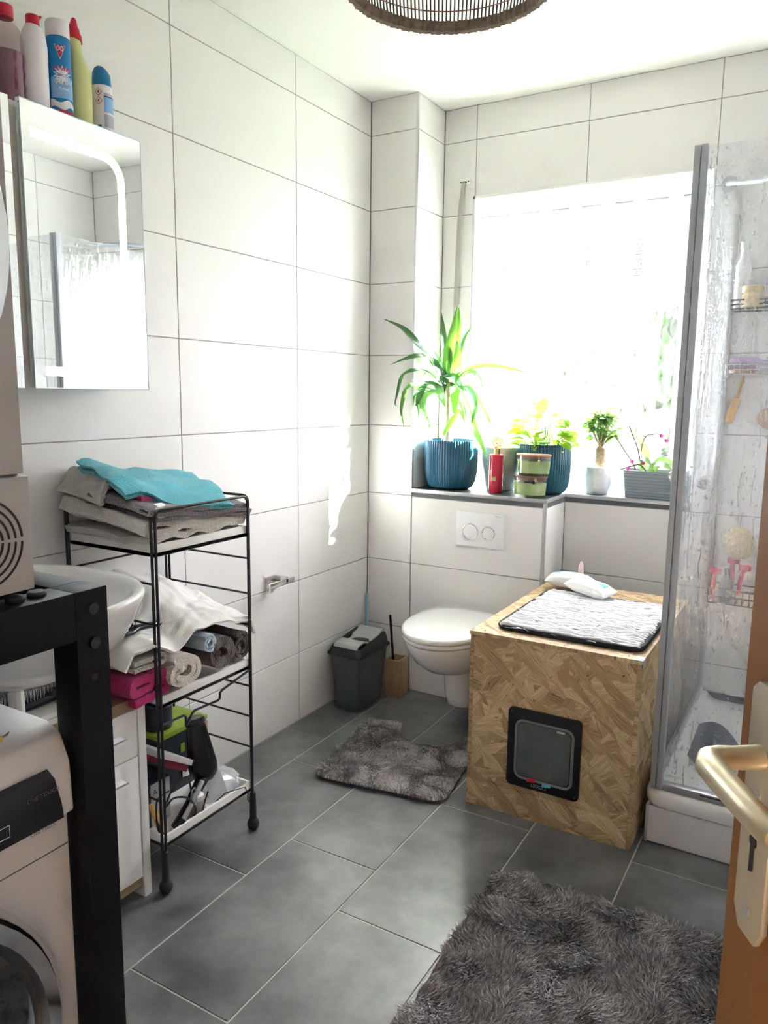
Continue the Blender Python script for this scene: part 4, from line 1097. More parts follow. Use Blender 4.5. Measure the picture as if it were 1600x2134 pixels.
MB().obox((.225, -1.495, .330), (aY, Vector((1, 0, 0)), aZ), (.075, .085, .008)).build('carton_panel', 'card_grey', bk, bevel=.001)
MB().obox((.215, -1.500, .312), (aY, Vector((1, 0, 0)), aZ), (.072, .083, .010)).build('carton_insert', 'book_red', bk, bevel=.001)
nb = thing('navy_box', 'dark navy box with a white end standing at the left of the bottom shelf', 'box', (.19, -1.535, ZB3))
MB().box(.06, .262, -1.568, -1.475, ZB3, .262).build('carton', 'box_navy', nb, bevel=.002)
MB().box(.262, .2655, -1.545, -1.477, ZB3+.002, .260).build('end_panel', 'card_grey', nb, bevel=.0008)
text_flat('A', .025, (.2662, -1.532, .235), (0, 1, 0), (0, 0, 1), 'lettering', 'print_navy', nb)
wh_ = thing('wooden_brush', 'wooden brush handle at the front left of the bottom shelf', 'brush', (.30, -1.56, ZB3))
MB().tube([(.272, -1.556, .215), (.29, -1.558, .195), (.31, -1.560, .165), (.328, -1.562, .142)], [.006, .009, .0105, .009], 10).build('handle', 'wood_yellow', wh_, smooth=60)
def spline(pts, n=10):
    P = [Vector(p) for p in pts]; out = []
    for i in range(len(P)-1):
        a, b, c, d = P[max(i-1, 0)], P[i], P[i+1], P[min(i+2, len(P)-1)]
        for k in range(n):
            t = k/n; out.append(.5*((2*b)+(c-a)*t+(2*a-5*b+4*c-d)*t*t+(-a+3*b-3*c+d)*t**3))
    out.append(P[-1]); return out
cb_ = tag(MB().tube(spline([(.30, -1.43, .20), (.315, -1.46, .262), (.325, -1.52, .262), (.328, -1.555, .22), (.335, -1.53, .238), (.338, -1.48, .215), (.34, -1.455, .17), (.341, -1.475, .143), (.338, -1.52, .1415), (.334, -1.565, .150), (.31, -1.572, .19)]), .0028, 6).build('power_cord', 'black_wire'), 'thick black power cord looped around the hair dryer', 'cord')
tag(MB().tube(spline([(.345, -1.41, .205), (.344, -1.425, .175), (.343, -1.435, .150), (.342, -1.455, .1405)]), .0024, 6).build('power_cord', 'black_wire'), 'short black cord end hanging beside the mesh bottle', 'cord')
tag(MB().tube(spline([(.285, -1.50, .23), (.30, -1.555, .235), (.315, -1.574, .20), (.322, -1.573, .160), (.33, -1.55, .1415), (.335, -1.545, .150)]), .0024, 6).build('power_cord', 'black_wire'), 'thin black cord at the front left of the bottom tray', 'cord')

# ================================================================ toilet corner
ph = thing('toilet_paper_holder', 'square chrome toilet paper holder on the left wall', 'paper holder', (.03, -.69, .586))
MB().box(.0002, .008, -.727, -.668, .585, .640).build('wall_plate', 'chrome_satin', ph, bevel=.001)
MB().box(.008, .065, -.683, -.670, .618, .640).build('arm', 'chrome_satin', ph, bevel=.001)
MB().box(.056, .065, -.775, -.632, .612, .632).build('bar', 'chrome_satin', ph, bevel=.001)
MB().box(.056, .065, -.775, -.767, .600, .612).build('bar_tip', 'chrome_satin', ph, bevel=.001)

# bin
bn = thing('swing_bin', 'grey plastic bin with black collar and silver swing lid', 'bin', (.11, -.235, 0))
BCX, BCY = .108, -.236
rings = []
for z, w, d in ((.0, .118, .190), (.004, .124, .196), (.10, .134, .212), (.235, .150, .236), (.243, .152, .238)):
    rings.append([(BCX+x, BCY+y, z) for x, y in rrect(w, d, .018, 5)])
MB().loft(rings).build('bin_body', 'bin_grey', bn, smooth=50)
wv = lambda y: pw(y, [(BCY-.12, .274), (BCY-.07, .282), (BCY-.01, .283), (BCY+.05, .302), (BCY+.09, .305), (BCY+.12, .278)])
rings = []
for z, w, d in ((.238, .164, .252), (.243, .172, .262), (.249, .171, .260), (.256, .158, .246)):
    rings.append([(BCX+x, BCY+y, z) for x, y in rrect(w, d, .022, 5)])
rings.append([(BCX+x, BCY+y, .256+(wv(BCY+y)-.256)*.75) for x, y in rrect(.150, .238, .022, 5)])
rings.append([(BCX+x, BCY+y, wv(BCY+y)) for x, y in rrect(.140, .228, .022, 5)])
rings.append([(BCX+x, BCY+y, wv(BCY+y)-.004) for x, y in rrect(.122, .222, .022, 5)])
MB().loft(rings).build('collar', 'black_plastic', bn, smooth=45)
def lidf(u, v):
    y = lerp(BCY-.116, BCY+.108, v); x = lerp(BCX-.058, BCX+.058, u)
    z = pw(y, [(BCY-.116, .268), (BCY-.095, .286), (BCY-.055, .290), (BCY+.0, .276), (BCY+.05, .290), (BCY+.108, .306)])
    e = ((x-BCX)/.042)**2+((y-BCY-.012)/.05)**2
    if e < 1: z -= .012*(1-e)**.5
    return (x, y, z)
MB().sheet(lidf, 40, 60, .006).build('swing_lid', 'bin_lid', bn, smooth=40)
# toilet brush in a wooden holder
tb_ = thing('toilet_brush', 'black toilet brush standing in a square beech holder', 'toilet brush', (.185, -.065, 0))
hx0, hx1, hy0, hy1 = .168, .236, -.116, -.032
m_ = MB()
for bx in ((hx0, hx1, hy0, hy0+.007), (hx0, hx1, hy1-.007, hy1), (hx0, hx0+.007, hy0+.007, hy1-.007), (hx1-.007, hx1, hy0+.007, hy1-.007)): m_.box(*bx, 0, .170)
m_.box(hx0+.007, hx1-.007, hy0+.007, hy1-.007, 0, .008); m_.build('holder', 'beech', tb_, bevel=.0008)
MB().tube([(.190, -.074, .05), (.183, -.078, .20), (.172, -.085, .362)], .0055, 10).build('handle', 'black_plastic', tb_)
MB().lathe([(.01, .02), (.026, .03), (.027, .09), (.012, .10)], 20, (.200, -.074, 0)).build('brush_head', 'black_matt', tb_)
ds = tag(MB().tube([(.030, -.055, .0), (.022, -.040, .20), (.014, -.030, .40), (.0135, -.028, .418), (.0195, -.031, .425), (.024, -.036, .415), (.030, -.044, .25)], .005, 8).build('dustpan_handle', 'blue_plastic'), 'light blue plastic handle leaning in the corner behind the bin', 'handle')

# toilet
TX = .548
to = thing('toilet', 'white wall-hung toilet with closed lid', 'toilet', (TX, -.25, .055))
def egg(w, yf, yb, n=48, p=2.0):
    """outline: half width w, front at yf, back at yb (flat-ish back)"""
    pts = []
    yc = yb-(yb-yf)*.46
    for i in range(n):
        a = 2*math.pi*i/n; c, s_ = math.cos(a), math.sin(a)
        if s_ < 0: x, y = w*c, yc+(yc-yf)*s_
        else:
            q = 2.9; x = w*math.copysign(abs(c)**(2/q), c); y = yc+(yb-yc)*abs(s_)**(2/q)
        pts.append((TX+x, y))
    return pts
rings = []
for z, w, yf, yb in ((.232, .070, -.27, -.004), (.238, .095, -.315, -.003), (.262, .125, -.38, -.002), (.300, .150, -.435, -.002), (.345, .168, -.475, -.002), (.380, .176, -.492, -.002), (.390, .176, -.493, -.002), (.392, .17, -.486, -.006)):
    rings.append([(x, y, z) for x, y in egg(w, yf, yb)])
MB().loft(rings).build('bowl', 'white_gloss', to, smooth=60)
rings = []
for z, r, yo in ((.058, .048, .0), (.062, .062, 0), (.10, .072, 0), (.18, .078, 0), (.27, .085, -.02)):
    rings.append([(TX+r*math.cos(q), -.135+yo+r*.95*math.sin(q), z) for q in [2*math.pi*i/32 for i in range(32)]])
MB().loft(rings).build('trap_cover', 'white_gloss', to, smooth=60)
rings = []
for z, k in ((.3945, .985), (.397, 1.0), (.408, 1.0), (.410, .99)):
    rings.append([(TX+(x-TX)*k, -.26+(y+.26)*k, z) for x, y in egg(.180, -.498, -.035)])
MB().loft(rings).build('seat', 'white_gloss', to, smooth=60)
rings = []
for z, k in ((.4125, .99), (.415, 1.004), (.424, 1.006), (.431, .99), (.4345, .95), (.437, .75), (.4385, .4), (.439, .05)):
    rings.append([(TX+(x-TX)*k, -.26+(y+.26)*k, z) for x, y in egg(.181, -.500, -.030)])
MB().loft(rings).build('lid', 'white_gloss', to, smooth=60)
for s in (-1, 1): MB().tube([(TX+s*.075-.02, -.028, .412), (TX+s*.075+.02, -.028, .412)], .010, 12).build('hinge', 'chrome_satin', to)
# flush plate
fp = thing('flush_plate', 'white dual flush plate above the toilet', 'flush plate', (.55, 0, .694))
MB().box(.444, .657, -.010, -.0002, .6945, .838).build('plate', 'print_white', fp, bevel=.0015)
def disc_y(mb, cx, cz, r0, y0, r1, y1, n=40, cap=True):
    mb.loft([[(cx+r0*math.cos(q), y0, cz+r0*math.sin(q)) for q in [2*math.pi*i/n for i in range(n)]], [(cx+r1*math.cos(q), y1, cz+r1*math.sin(q)) for q in [2*math.pi*i/n for i in range(n)]]], cap); return mb
for cx, r in ((.509, .033), (.590, .0275)):
    b_ = disc_y(MB(), cx, .7575, r-.003, -.010, r-.003, -.0125).build('button', 'print_white', fp, bevel=.0006)
    MB().tube([(cx+r*math.cos(q), -.011, .7575+r*math.sin(q)) for q in [2*math.pi*i/40 for i in range(40)]], .0024, 8, closed=True).build('button_ring', 'chrome', b_)
text_flat('GEBERIT', .0052, (.628, -.0104, .8295), (1, 0, 0), (0, 0, 1), 'lettering', 'print_dark', fp)

# ================================================================ OSB litter box
OX0, OX1, OY0, OY1, OZ = .845, 1.372, -.742, .035, .585
ob = thing('litter_box_cabinet', 'OSB chipboard box with a cat flap next to the toilet', 'cat box', (1.11, -.36, 0))
MB().box(OX0+.0125, OX1-.0125, OY0, OY0+.012, .0865, OZ-.0125).build('front_panel', 'osb_front', ob, bevel=.0006)
MB().box(OX0+.0005, OX1-.013, OY0-.001, OY0+.012, .0, .0855).build('base_strip', 'osb_front', ob, bevel=.0008)
MB().box(OX0, OX0+.012, OY0, OY1, .0865, OZ-.0125).build('side_panel', 'osb_edge', ob, bevel=.0006)
MB().box(OX0, OX0+.012, OY0+.013, OY1, .0, .0855).build('base_strip', 'osb_side', ob, bevel=.0006)
MB().box(OX1-.012, OX1, OY0-.001, OY1, .0865, OZ-.0125).build('side_panel', 'osb_side', ob, bevel=.0006)
MB().box(OX1-.0122, OX1-.001, OY0-.002, OY1, .0, .0855).build('base_strip', 'osb_side', ob, bevel=.0008)
MB().box(OX0+.0125, OX1-.0125, OY1-.012, OY1, .0, OZ-.0125).build('back_panel', 'osb_front', ob)
MB().box(OX0-.002, OX1+.003, OY0-.003, OY1, OZ-.012, OZ).build('top_panel', 'osb_top', ob, bevel=.0006)
MB().box(OX1-.020, OX1+.0042, OY0-.004, OY0+.030, OZ, OZ+.0012).build('corner_bracket', 'alu', ob)
MB().box(OX1+.003, OX1+.0042, OY0-.004, OY0+.030, OZ-.022, OZ+.0012).build('corner_bracket', 'alu', ob)
for x, y in ((.885, -.722), (1.10, -.730), (1.33, -.722)): MB().lathe([(.003, OZ), (.003, OZ+.0006)], 8, (x, y, 0)).build('screw', 'black_matt', ob)
FX0, FX1, FZ0, FZ1 = .985, 1.216, .112, .367
fl_ = MB().prism(rrect(FX1-FX0, FZ1-FZ0, .014, 4, (FX0+FX1)/2, (FZ0+FZ1)/2), lambda a, b, h: (a, h, b), OY0-.014, OY0-.0005).build('cat_flap', 'black_plastic', ob, bevel=.003)
pr_ = rrect(.178, .186, .022, 6, 1.103, .238)
MB().tube([(a, OY0-.0145, b) for a, b in pr_], .0045, 8, closed=True).build('flap_rim', 'grey_plastic', fl_)
MB().prism(rrect(.166, .174, .018, 6, 1.103, .239), lambda a, b, h: (a, h, b), OY0-.017, OY0-.0142).build('flap_pane', 'flap_clear', fl_, bevel=.001)
MB().obox((1.155, OY0-.0176, .322), ((1, 0, 0), (0, 0, 1), (0, 1, 0)), (.012, .003, .001)).build('flap_tag', 'card_grey', fl_)
MB().obox((1.068, OY0-.017, .1445), ((1, 0, .12), (0, 0, 1), (0, 1, 0)), (.013, .0048, .003)).build('red_catch', 'cap_red', fl_)
MB().obox((1.117, OY0-.017, .1405), ((1, 0, .12), (0, 0, 1), (0, 1, 0)), (.013, .0048, .003)).build('blue_catch', 'towel_turquoise', fl_)
for k in range(4):
    p_ = MB(); x = 1.073+k*.0125
    p_.tube([(x-.004, OY0-.0145, .124), (x+.004, OY0-.0145, .124), (x+.004, OY0-.0145, .132), (x-.004, OY0-.0145, .132)], .0008, 4, closed=True); p_.build('pictogram', 'text_grey', fl_)
for x in (FX0+.012, FX1-.012):
    for z in (FZ0+.012, FZ1-.012): disc_y(MB(), x, z, .004, OY0-.0145, .004, OY0-.0135, 12).build('screw_cap', 'black_matt', fl_)

# fleece mat on the box
fm = thing('fleece_mat', 'light grey fleece cat mat with black underside on the OSB box', 'mat', (1.12, -.42, OZ+.0012))
MX0, MX1, MY0, MY1 = .905, 1.36, -.690, -.165
def mat_edge(x, y): return 1
rg = rrect(MX1-MX0, MY1-MY0, .045, 5, (MX0+MX1)/2, (MY0+MY1)/2)
MB().loft([[(a, b, OZ+.0013) for a, b in rg], [(a+.002*nz(a*20, b*20, 1), b, OZ+.010) for a, b in rrect(MX1-MX0+.006, MY1-MY0+.006, .045, 5, (MX0+MX1)/2, (MY0+MY1)/2)], [(a, b, OZ+.017) for a, b in rg]]).build('underside', 'fleece_black', fm, smooth=50)
def fl_fn(u, v):
    x = lerp(MX0, MX1, u); y = lerp(MY0, MY1, v)
    # round the corners
    cx, cy = (MX0+MX1)/2, (MY0+MY1)/2; hw, hh, r = (MX1-MX0)/2, (MY1-MY0)/2, .045
    dx, dy = abs(x-cx)-(hw-r), abs(y-cy)-(hh-r)
    if dx > 0 and dy > 0:
        l = math.hypot(dx, dy)
        if l > r: x = cx+math.copysign(hw-r+dx*r/l, x-cx); y = cy+math.copysign(hh-r+dy*r/l, y-cy)
    e = min(u, 1-u, v, 1-v)
    ph_ = y*340 + 5.5*nz(x*11, y*7, 1.) + 2.2*nz(x*36, y*20, 2.)
    rd = abs(math.sin(ph_*.5))
    rd *= .55+.9*max(0, nz(x*24+7, y*24, 3.)+.35)
    z = OZ+.015+.009*rd+.003*nz(x*60, y*60, 3.) - .010*max(0, 1-e*28)
    return (x, y-.003*rd, z)
MB().grid(fl_fn, 170, 190).build('fleece', 'fleece', fm, smooth=60, fixn=False)
# wipes
def wipes(label, cx, cy, z0, rot, L, Wd, H, tilt):
    t = thing('wipes_pack', label, 'wipes pack', (cx, cy, z0), 'wipes packs on the box')
    c, s_ = math.cos(rot), math.sin(rot)
    def tr(a, b, h): return (cx+a*c-b*s_, cy+a*s_+b*c, z0+h+tilt*a)
    def up(u, v, sg):
        a, b = (u-.5)*L, (v-.5)*Wd
        e = max(0, (1-abs(2*u-1)**3.2))**.6*max(0, (1-abs(2*v-1)**4))**.55
        w = .0025*nz(a*40+rot*9, b*40, sg)+.002*math.sin(a*160)*(abs(2*u-1) > .75)
        h = H*.42+.5*H*e*sg+w*e
        return tr(a, b, max(h, .0005) if sg < 0 else h)
    m_ = MB(); m_.grid(lambda u, v: up(u, v, 1), 36, 20); m_.grid(lambda u, v: up(u, v, -1), 36, 20); m_.build('pack', 'paper_white', t, smooth=70)
    def patch(a0, a1, b0, b1, m, n, lift=.0012):
        def f(u, v):
            a, b = lerp(a0, a1, u), lerp(b0, b1, v); p = Vector(up(a/L+.5, b/Wd+.5, 1)); return (p.x, p.y, p.z+lift)
        MB().grid(f, 8, 6).build(n, m, t, smooth=60, fixn=False)
    return patch
pt = wipes('wipes pack lying in the back left corner of the box', .957, -.075, OZ+.0155, .08, .17, .10, .054, 0)
pt(-.062, -.036, .0, .034, 'print_blue', 'brand_patch'); pt(-.028, -.020, -.004, .026, 'print_lilac', 'printed_line'); pt(-.016, -.008, -.004, .030, 'print_lilac', 'printed_line'); pt(.0, .010, .004, .03, 'print_sky', 'printed_line')
pt = wipes('wipes pack tilted on the fleece mat in front of the other', 1.068, -.185, OZ+.027, -.30, .165, .10, .050, -.10)
pt(.036, .062, -.012, .022, 'print_blue', 'brand_patch'); pt(-.050, -.006, .010, .026, 'print_sky', 'printed_line'); pt(.014, .022, -.02, .02, 'print_lilac', 'printed_line')
nb_ = thing('dropper_bottle', 'small pinkish dropper bottle standing behind the wipes packs', 'bottle', (.995, -.018, OZ))
MB().lathe([(.008, OZ+.0005), (.010, OZ+.003), (.010, OZ+.055), (.006, OZ+.062)], 16, (.985, -.022, 0)).build('vial', 'towel_blue', nb_)
MB().lathe([(.010, OZ+.060), (.011, OZ+.070), (.009, OZ+.090), (.006, OZ+.098), (.004, OZ+.104)], 16, (.985, -.022, 0)).build('cap', mat('pale_pink', (.80, .62, .64), .4), nb_)
# ================================================================ plants on the sill
ZS = .9148
def ribbed(n_r, amp):
    def f(r, a, z): return r*(1+amp*(abs(math.cos(a*n_r/2))-.5))
    return f
def ribbed_pot(t, c, prof, m, nr, seg):
    MB().lathe([(r, ZS+z) for r, z in prof], seg, (c[0], c[1], 0), rmod=lambda r, a, z: r*(1+(.022*(abs(math.cos(a*nr/2))-.6) if r > .05 else 0))).build('pot', m, t, smooth=25)
def pot_prof(R, H, rb):
    return [(rb*.9, 0), (rb, .002), (rb+(R-rb)*.45, H*.06), (rb+(R-rb)*.75, H*.16), (rb+(R-rb)*.93, H*.32), (R, H*.55), (R, H*.80), (R*.985, H*.97), (R*.98, H), (R*.94, H), (R*.93, H*.90), (R*.2, H*.88)]
def leaf_strip(pts, w, fold=.25, n=14, base=.35):
    P = spline(pts, 6); N = len(P); vs = []; fs = []
    tot = [0.]
    for a, b in zip(P, P[1:]): tot.append(tot[-1]+(b-a).length)
    for i, p in enumerate(P):
        s = tot[i]/tot[-1]
        ww = w*.5*(base+(1-base)*min(1, s*2.2))*(1-max(0, (s-.45)/.55)**1.7) + .0004
        T = (P[min(i+1, N-1)]-P[max(i-1, 0)]).normalized()
        view = (CAM-p).normalized(); side = T.cross(Vector((.35, -.6, .75)))
        if side.length < .15: side = T.cross(Vector((1, 0, 0)))
        side.normalize(); nn = side.cross(T)
        vs += [p-side*ww+nn*ww*fold, p-side*ww*.5+nn*ww*fold*.3, p, p+side*ww*.5+nn*ww*fold*.3, p+side*ww+nn*ww*fold]
    for i in range(N-1):
        for k in range(4): fs.append((i*5+k, i*5+k+1, (i+1)*5+k+1, (i+1)*5+k))
    return MB().add(vs, fs)
YUCCA = [
   ([(0.305, 0.125, 1.366), (0.272, 0.094, 1.447), (0.248, -0.018, 1.526), (0.19, -0.039, 1.591), (0.084, -0.03, 1.637)], 0.03, 'd') ,
   ([(0.312, 0.125, 1.367), (0.293, 0.099, 1.427), (0.248, 0.072, 1.477), (0.235, -0.034, 1.475), (0.124, -0.03, 1.444)], 0.03, 'd') ,
   ([(0.317, 0.125, 1.367), (0.297, 0.114, 1.428), (0.255, 0.103, 1.499), (0.248, 0.061, 1.537), (0.246, 0.02, 1.554)], 0.026, 'd') ,
   ([(0.317, 0.125, 1.367), (0.317, 0.129, 1.448), (0.331, 0.132, 1.539), (0.345, 0.136, 1.62), (0.352, 0.14, 1.697)], 0.036, 'y') ,
   ([(0.328, 0.125, 1.367), (0.335, 0.139, 1.469), (0.344, 0.152, 1.55), (0.347, 0.166, 1.612), (0.341, 0.18, 1.694)], 0.03, 'y') ,
   ([(0.321, 0.125, 1.367), (0.297, 0.149, 1.49), (0.274, 0.172, 1.574), (0.256, 0.196, 1.634), (0.246, 0.2, 1.679)], 0.026, 'd') ,
   ([(0.339, 0.125, 1.367), (0.357, 0.154, 1.49), (0.358, 0.183, 1.542), (0.366, 0.211, 1.584), (0.384, 0.24, 1.62)], 0.022, 'd') ,
   ([(0.34, 0.125, 1.356), (0.369, 0.106, 1.427), (0.383, 0.087, 1.486), (0.386, 0.069, 1.534), (0.388, 0.05, 1.557)], 0.032, 'y') ,
   ([(0.351, 0.125, 1.356), (0.397, 0.12, 1.417), (0.476, 0.115, 1.437), (0.564, 0.11, 1.434), (0.64, 0.105, 1.422), (0.709, 0.1, 1.408)], 0.028, 'y') ,
   ([(0.344, 0.125, 1.356), (0.391, 0.109, 1.397), (0.454, 0.092, 1.414), (0.495, 0.076, 1.376), (0.516, 0.06, 1.335)], 0.024, 'd') ,
   ([(0.304, 0.125, 1.387), (0.328, 0.099, 1.403), (0.375, 0.072, 1.386), (0.417, 0.046, 1.356), (0.448, 0.02, 1.322)], 0.036, 'd') ,
   ([(0.293, 0.125, 1.366), (0.25, 0.071, 1.416), (0.236, -0.033, 1.419), (0.188, -0.038, 1.393), (0.162, -0.032, 1.323), (0.154, -0.036, 1.278), (0.17, -0.04, 1.271)], 0.018, 'd') ,
   ([(0.294, 0.125, 1.346), (0.248, 0.101, 1.356), (0.237, -0.033, 1.36), (0.205, -0.038, 1.334), (0.187, -0.032, 1.283), (0.185, -0.036, 1.242), (0.202, -0.04, 1.182)], 0.018, 'y') ,
   ([(0.306, 0.125, 1.342), (0.263, 0.093, 1.366), (0.249, 0.052, 1.369), (0.25, 0.02, 1.359)], 0.02, 'd') ,
   ([(0.317, 0.125, 1.336), (0.269, 0.104, 1.366), (0.25, 0.073, 1.365), (0.245, 0.052, 1.349), (0.249, 0.011, 1.304), (0.242, -0.03, 1.264)], 0.018, 'd') ,
   ([(0.289, 0.125, 1.362), (0.298, 0.093, 1.341), (0.326, 0.062, 1.305), (0.361, 0.03, 1.266)], 0.03, 'd') ,
   ([(0.317, 0.125, 1.336), (0.364, 0.099, 1.356), (0.382, 0.072, 1.306), (0.394, 0.046, 1.256), (0.4, 0.02, 1.231)], 0.03, 'y') ,
   ([(0.363, 0.125, 1.342), (0.408, 0.101, 1.346), (0.452, 0.078, 1.317), (0.482, 0.054, 1.258), (0.482, 0.03, 1.199)], 0.034, 'd') ,
   ([(0.374, 0.125, 1.342), (0.426, 0.109, 1.351), (0.48, 0.092, 1.287), (0.532, 0.076, 1.229), (0.568, 0.06, 1.185)], 0.024, 'y') ,
   ([(0.352, 0.125, 1.336), (0.397, 0.102, 1.326), (0.442, 0.079, 1.267), (0.477, 0.056, 1.188), (0.522, 0.033, 1.131), (0.566, 0.01, 1.059)], 0.03, 'y') ,
   ([(0.341, 0.125, 1.326), (0.378, 0.097, 1.296), (0.414, 0.068, 1.256), (0.447, 0.04, 1.208)], 0.022, 'y') ,
   ([(0.329, 0.125, 1.315), (0.38, 0.094, 1.265), (0.374, 0.062, 1.205), (0.356, 0.031, 1.155), (0.361, 0.0, 1.13)], 0.022, 'y') ,
   ([(0.283, 0.125, 1.335), (0.247, 0.059, 1.314), (0.25, 0.033, 1.263), (0.267, 0.046, 1.212), (0.298, 0.02, 1.173)], 0.026, 'd') ,
   ([(0.271, 0.125, 1.335), (0.245, 0.039, 1.345), (0.247, -0.007, 1.294), (0.246, 0.006, 1.243), (0.247, 0.0, 1.219)], 0.018, 'd') ,
   ([(0.259, 0.125, 1.329), (0.248, -0.01, 1.334), (0.244, -0.035, 1.284), (0.237, -0.03, 1.254)], 0.014, 'd') ,
   ([(0.352, 0.125, 1.326), (0.414, 0.137, 1.337), (0.466, 0.148, 1.287), (0.486, 0.16, 1.226)], 0.018, 'y') ,
   ([(0.305, 0.125, 1.366), (0.248, 0.12, 1.418), (0.247, 0.055, 1.406), (0.247, 0.03, 1.379)], 0.016, 'y') ,
   ([(0.335, 0.125, 1.371), (0.294, 0.143, 1.449), (0.247, 0.142, 1.491), (0.245, 0.09, 1.498)], 0.016, 'y') ,
   ([(0.335, 0.125, 1.367), (0.383, 0.15, 1.408), (0.406, 0.175, 1.398), (0.407, 0.2, 1.389)], 0.018, 'y') ,
]
yu = thing('yucca_plant', 'tall yucca with drooping leaves in a blue ribbed pot', 'potted plant', (.347, .125, ZS), 'plants on the window sill')
ribbed_pot(yu, (.347, .125), pot_prof(.117, .212, .080), 'pot_blue', 64, 256)
MB().lathe([(.105, ZS+.188), (.06, ZS+.192), (.004, ZS+.194)], 24, (.347, .125, 0)).build('soil', 'soil', yu)
def trunkmod(r, a, z): return r*(1+.10*math.sin(z*260)+.08*math.sin(a*3+z*50))
MB().lathe([(.021, ZS+.18), (.020, ZS+.24), (.0175, ZS+.30), (.017, ZS+.36), (.016, ZS+.42), (.010, ZS+.455)], 18, (.331, .125, 0), rmod=trunkmod).build('trunk', 'bark', yu)
for pts, w, k in YUCCA:
    leaf_strip([(.331, .125, ZS+.40)]+list(pts), w*1.35).build('leaf', 'leaf_yucca' if k == 'y' else 'leaf_yucca_dark', yu, smooth=60, fixn=False)
# sage pot
sg = thing('sage_pot', 'pale sage green smooth plant pot behind the red bottle', 'plant pot', (.545, .213, ZS), 'plants on the window sill')
MB().lathe([(.055, ZS), (.060, ZS+.003), (.072, ZS+.05), (.081, ZS+.11), (.0865, ZS+.180), (.0865, ZS+.186), (.081, ZS+.186), (.078, ZS+.165), (.01, ZS+.163)], 48, (.545, .213, 0)).build('pot', 'pot_sage', sg, smooth=50)
def leaf_mesh(L, W, curl, heart=False):
    m_ = MB(); n = 7; vs = []; fs = []
    for i in range(n+1):
        s = i/n
        if heart: w = W*.5*(math.sin(math.pi*min(1, (s*.9+.12)))**.75)*(1-s*.15)
        else: w = W*.5*math.sin(math.pi*(s*.94+.05))**.9
        z = -curl*L*s*s
        for q in (-1, -.5, 0, .5, 1): vs.append((s*L, q*w, z+abs(q)*w*.30))
    for i in range(n):
        for k in range(4): fs.append((i*5+k, i*5+k+1, (i+1)*5+k+1, (i+1)*5+k))
    me = m_.add(vs, fs).mesh('leaf', smooth=60, fixn=False); return me
def put_leaf(me, parent, p, d, rollv, sc):
    d = Vector(d).normalized(); z = Vector((0, 0, 1)); y = z.cross(d)
    if y.length < .1: y = Vector((0, 1, 0)).cross(d)
    y.normalize(); z = d.cross(y)
    R = Matrix((d, y, z)).transposed() @ Matrix.Rotation(rollv, 3, 'X')
    o = bpy.data.objects.new('leaf', me); COL.objects.link(o); o.parent = parent
    o.matrix_local = Matrix.Translation(Vector(p)-wloc(parent)) @ R.to_4x4() @ Matrix.Scale(sc, 4)
    return o
hl = leaf_mesh(.055, .046, .30, True); hl.materials.append(M['leaf_pothos'])
hly = leaf_mesh(.058, .050, .25, True); hly.materials.append(M['leaf_pothos_y'])
rp = random.Random(11)
for k in range(7):
    a = rp.uniform(-2.6, .3); p = (.545+.05*math.cos(a)+.03, .205+.04*math.sin(a), ZS+.175+rp.uniform(0, .03))
    put_leaf(hly if k % 2 else hl, sg, p, (math.cos(a)*.7+.4, math.sin(a)*.8-.1, rp.uniform(.1, .8)), rp.uniform(-.6, .6), rp.uniform(.6, .85))
# pothos
po = thing('pothos_plant', 'bushy light green pothos in a dark teal ribbed pot', 'potted plant', (.744, .205, ZS), 'plants on the window sill')
ribbed_pot(po, (.744, .205), pot_prof(.107, .208, .074), 'pot_teal', 60, 240)
MB().lathe([(.096, ZS+.185), (.05, ZS+.190), (.004, ZS+.191)], 24, (.744, .205, 0)).build('soil', 'soil', po)
for k in range(95):
    a = rp.uniform(0, 2*math.pi); rr_ = .115*math.sqrt(rp.random()); hz_ = rp.uniform(.20, .345)-rr_*.35
    p = (.744+rr_*math.cos(a)*1.05, .205+rr_*math.sin(a), ZS+max(.195, hz_))
    el = rp.uniform(-.35, .75)
    put_leaf(hly if rp.random() < .38 or hz_ > .31 else hl, po, p, (math.cos(a)*math.cos(el)+.15*rp.uniform(-1, 1), math.sin(a)*math.cos(el)-.12, math.sin(el)), rp.uniform(-.7, .7), rp.uniform(.65, 1.15))
st_ = MB()
for k in range(26):
    a = rp.uniform(0, 6.28); r_ = rp.uniform(.03, .10); st_.tube([(.744+.04*math.cos(a), .205+.04*math.sin(a), ZS+.18), (.744+r_*.8*math.cos(a), .205+r_*.8*math.sin(a), ZS+.24), (.744+r_*math.cos(a), .205+r_*math.sin(a), ZS+rp.uniform(.25, .31))], .0016, 5)
o = st_.build('stems', 'leaf_pothos', po, smooth=60); o['kind'] = 'stuff'
# big yellow leaves hanging to the right and left
for p, d, s in (((.82, .17, 1.17), (.9, -.2, -.35), 1.35), ((.83, .18, 1.25), (.8, -.2, .35), 1.4), ((.735, .17, 1.25), (.1, -.3, .9), 1.25), ((.66, .18, 1.235), (-.8, -.2, .35), 1.25), ((.655, .16, 1.17), (-.95, -.1, .0), 1.2)):
    put_leaf(hly, po, p, d, .4, s)
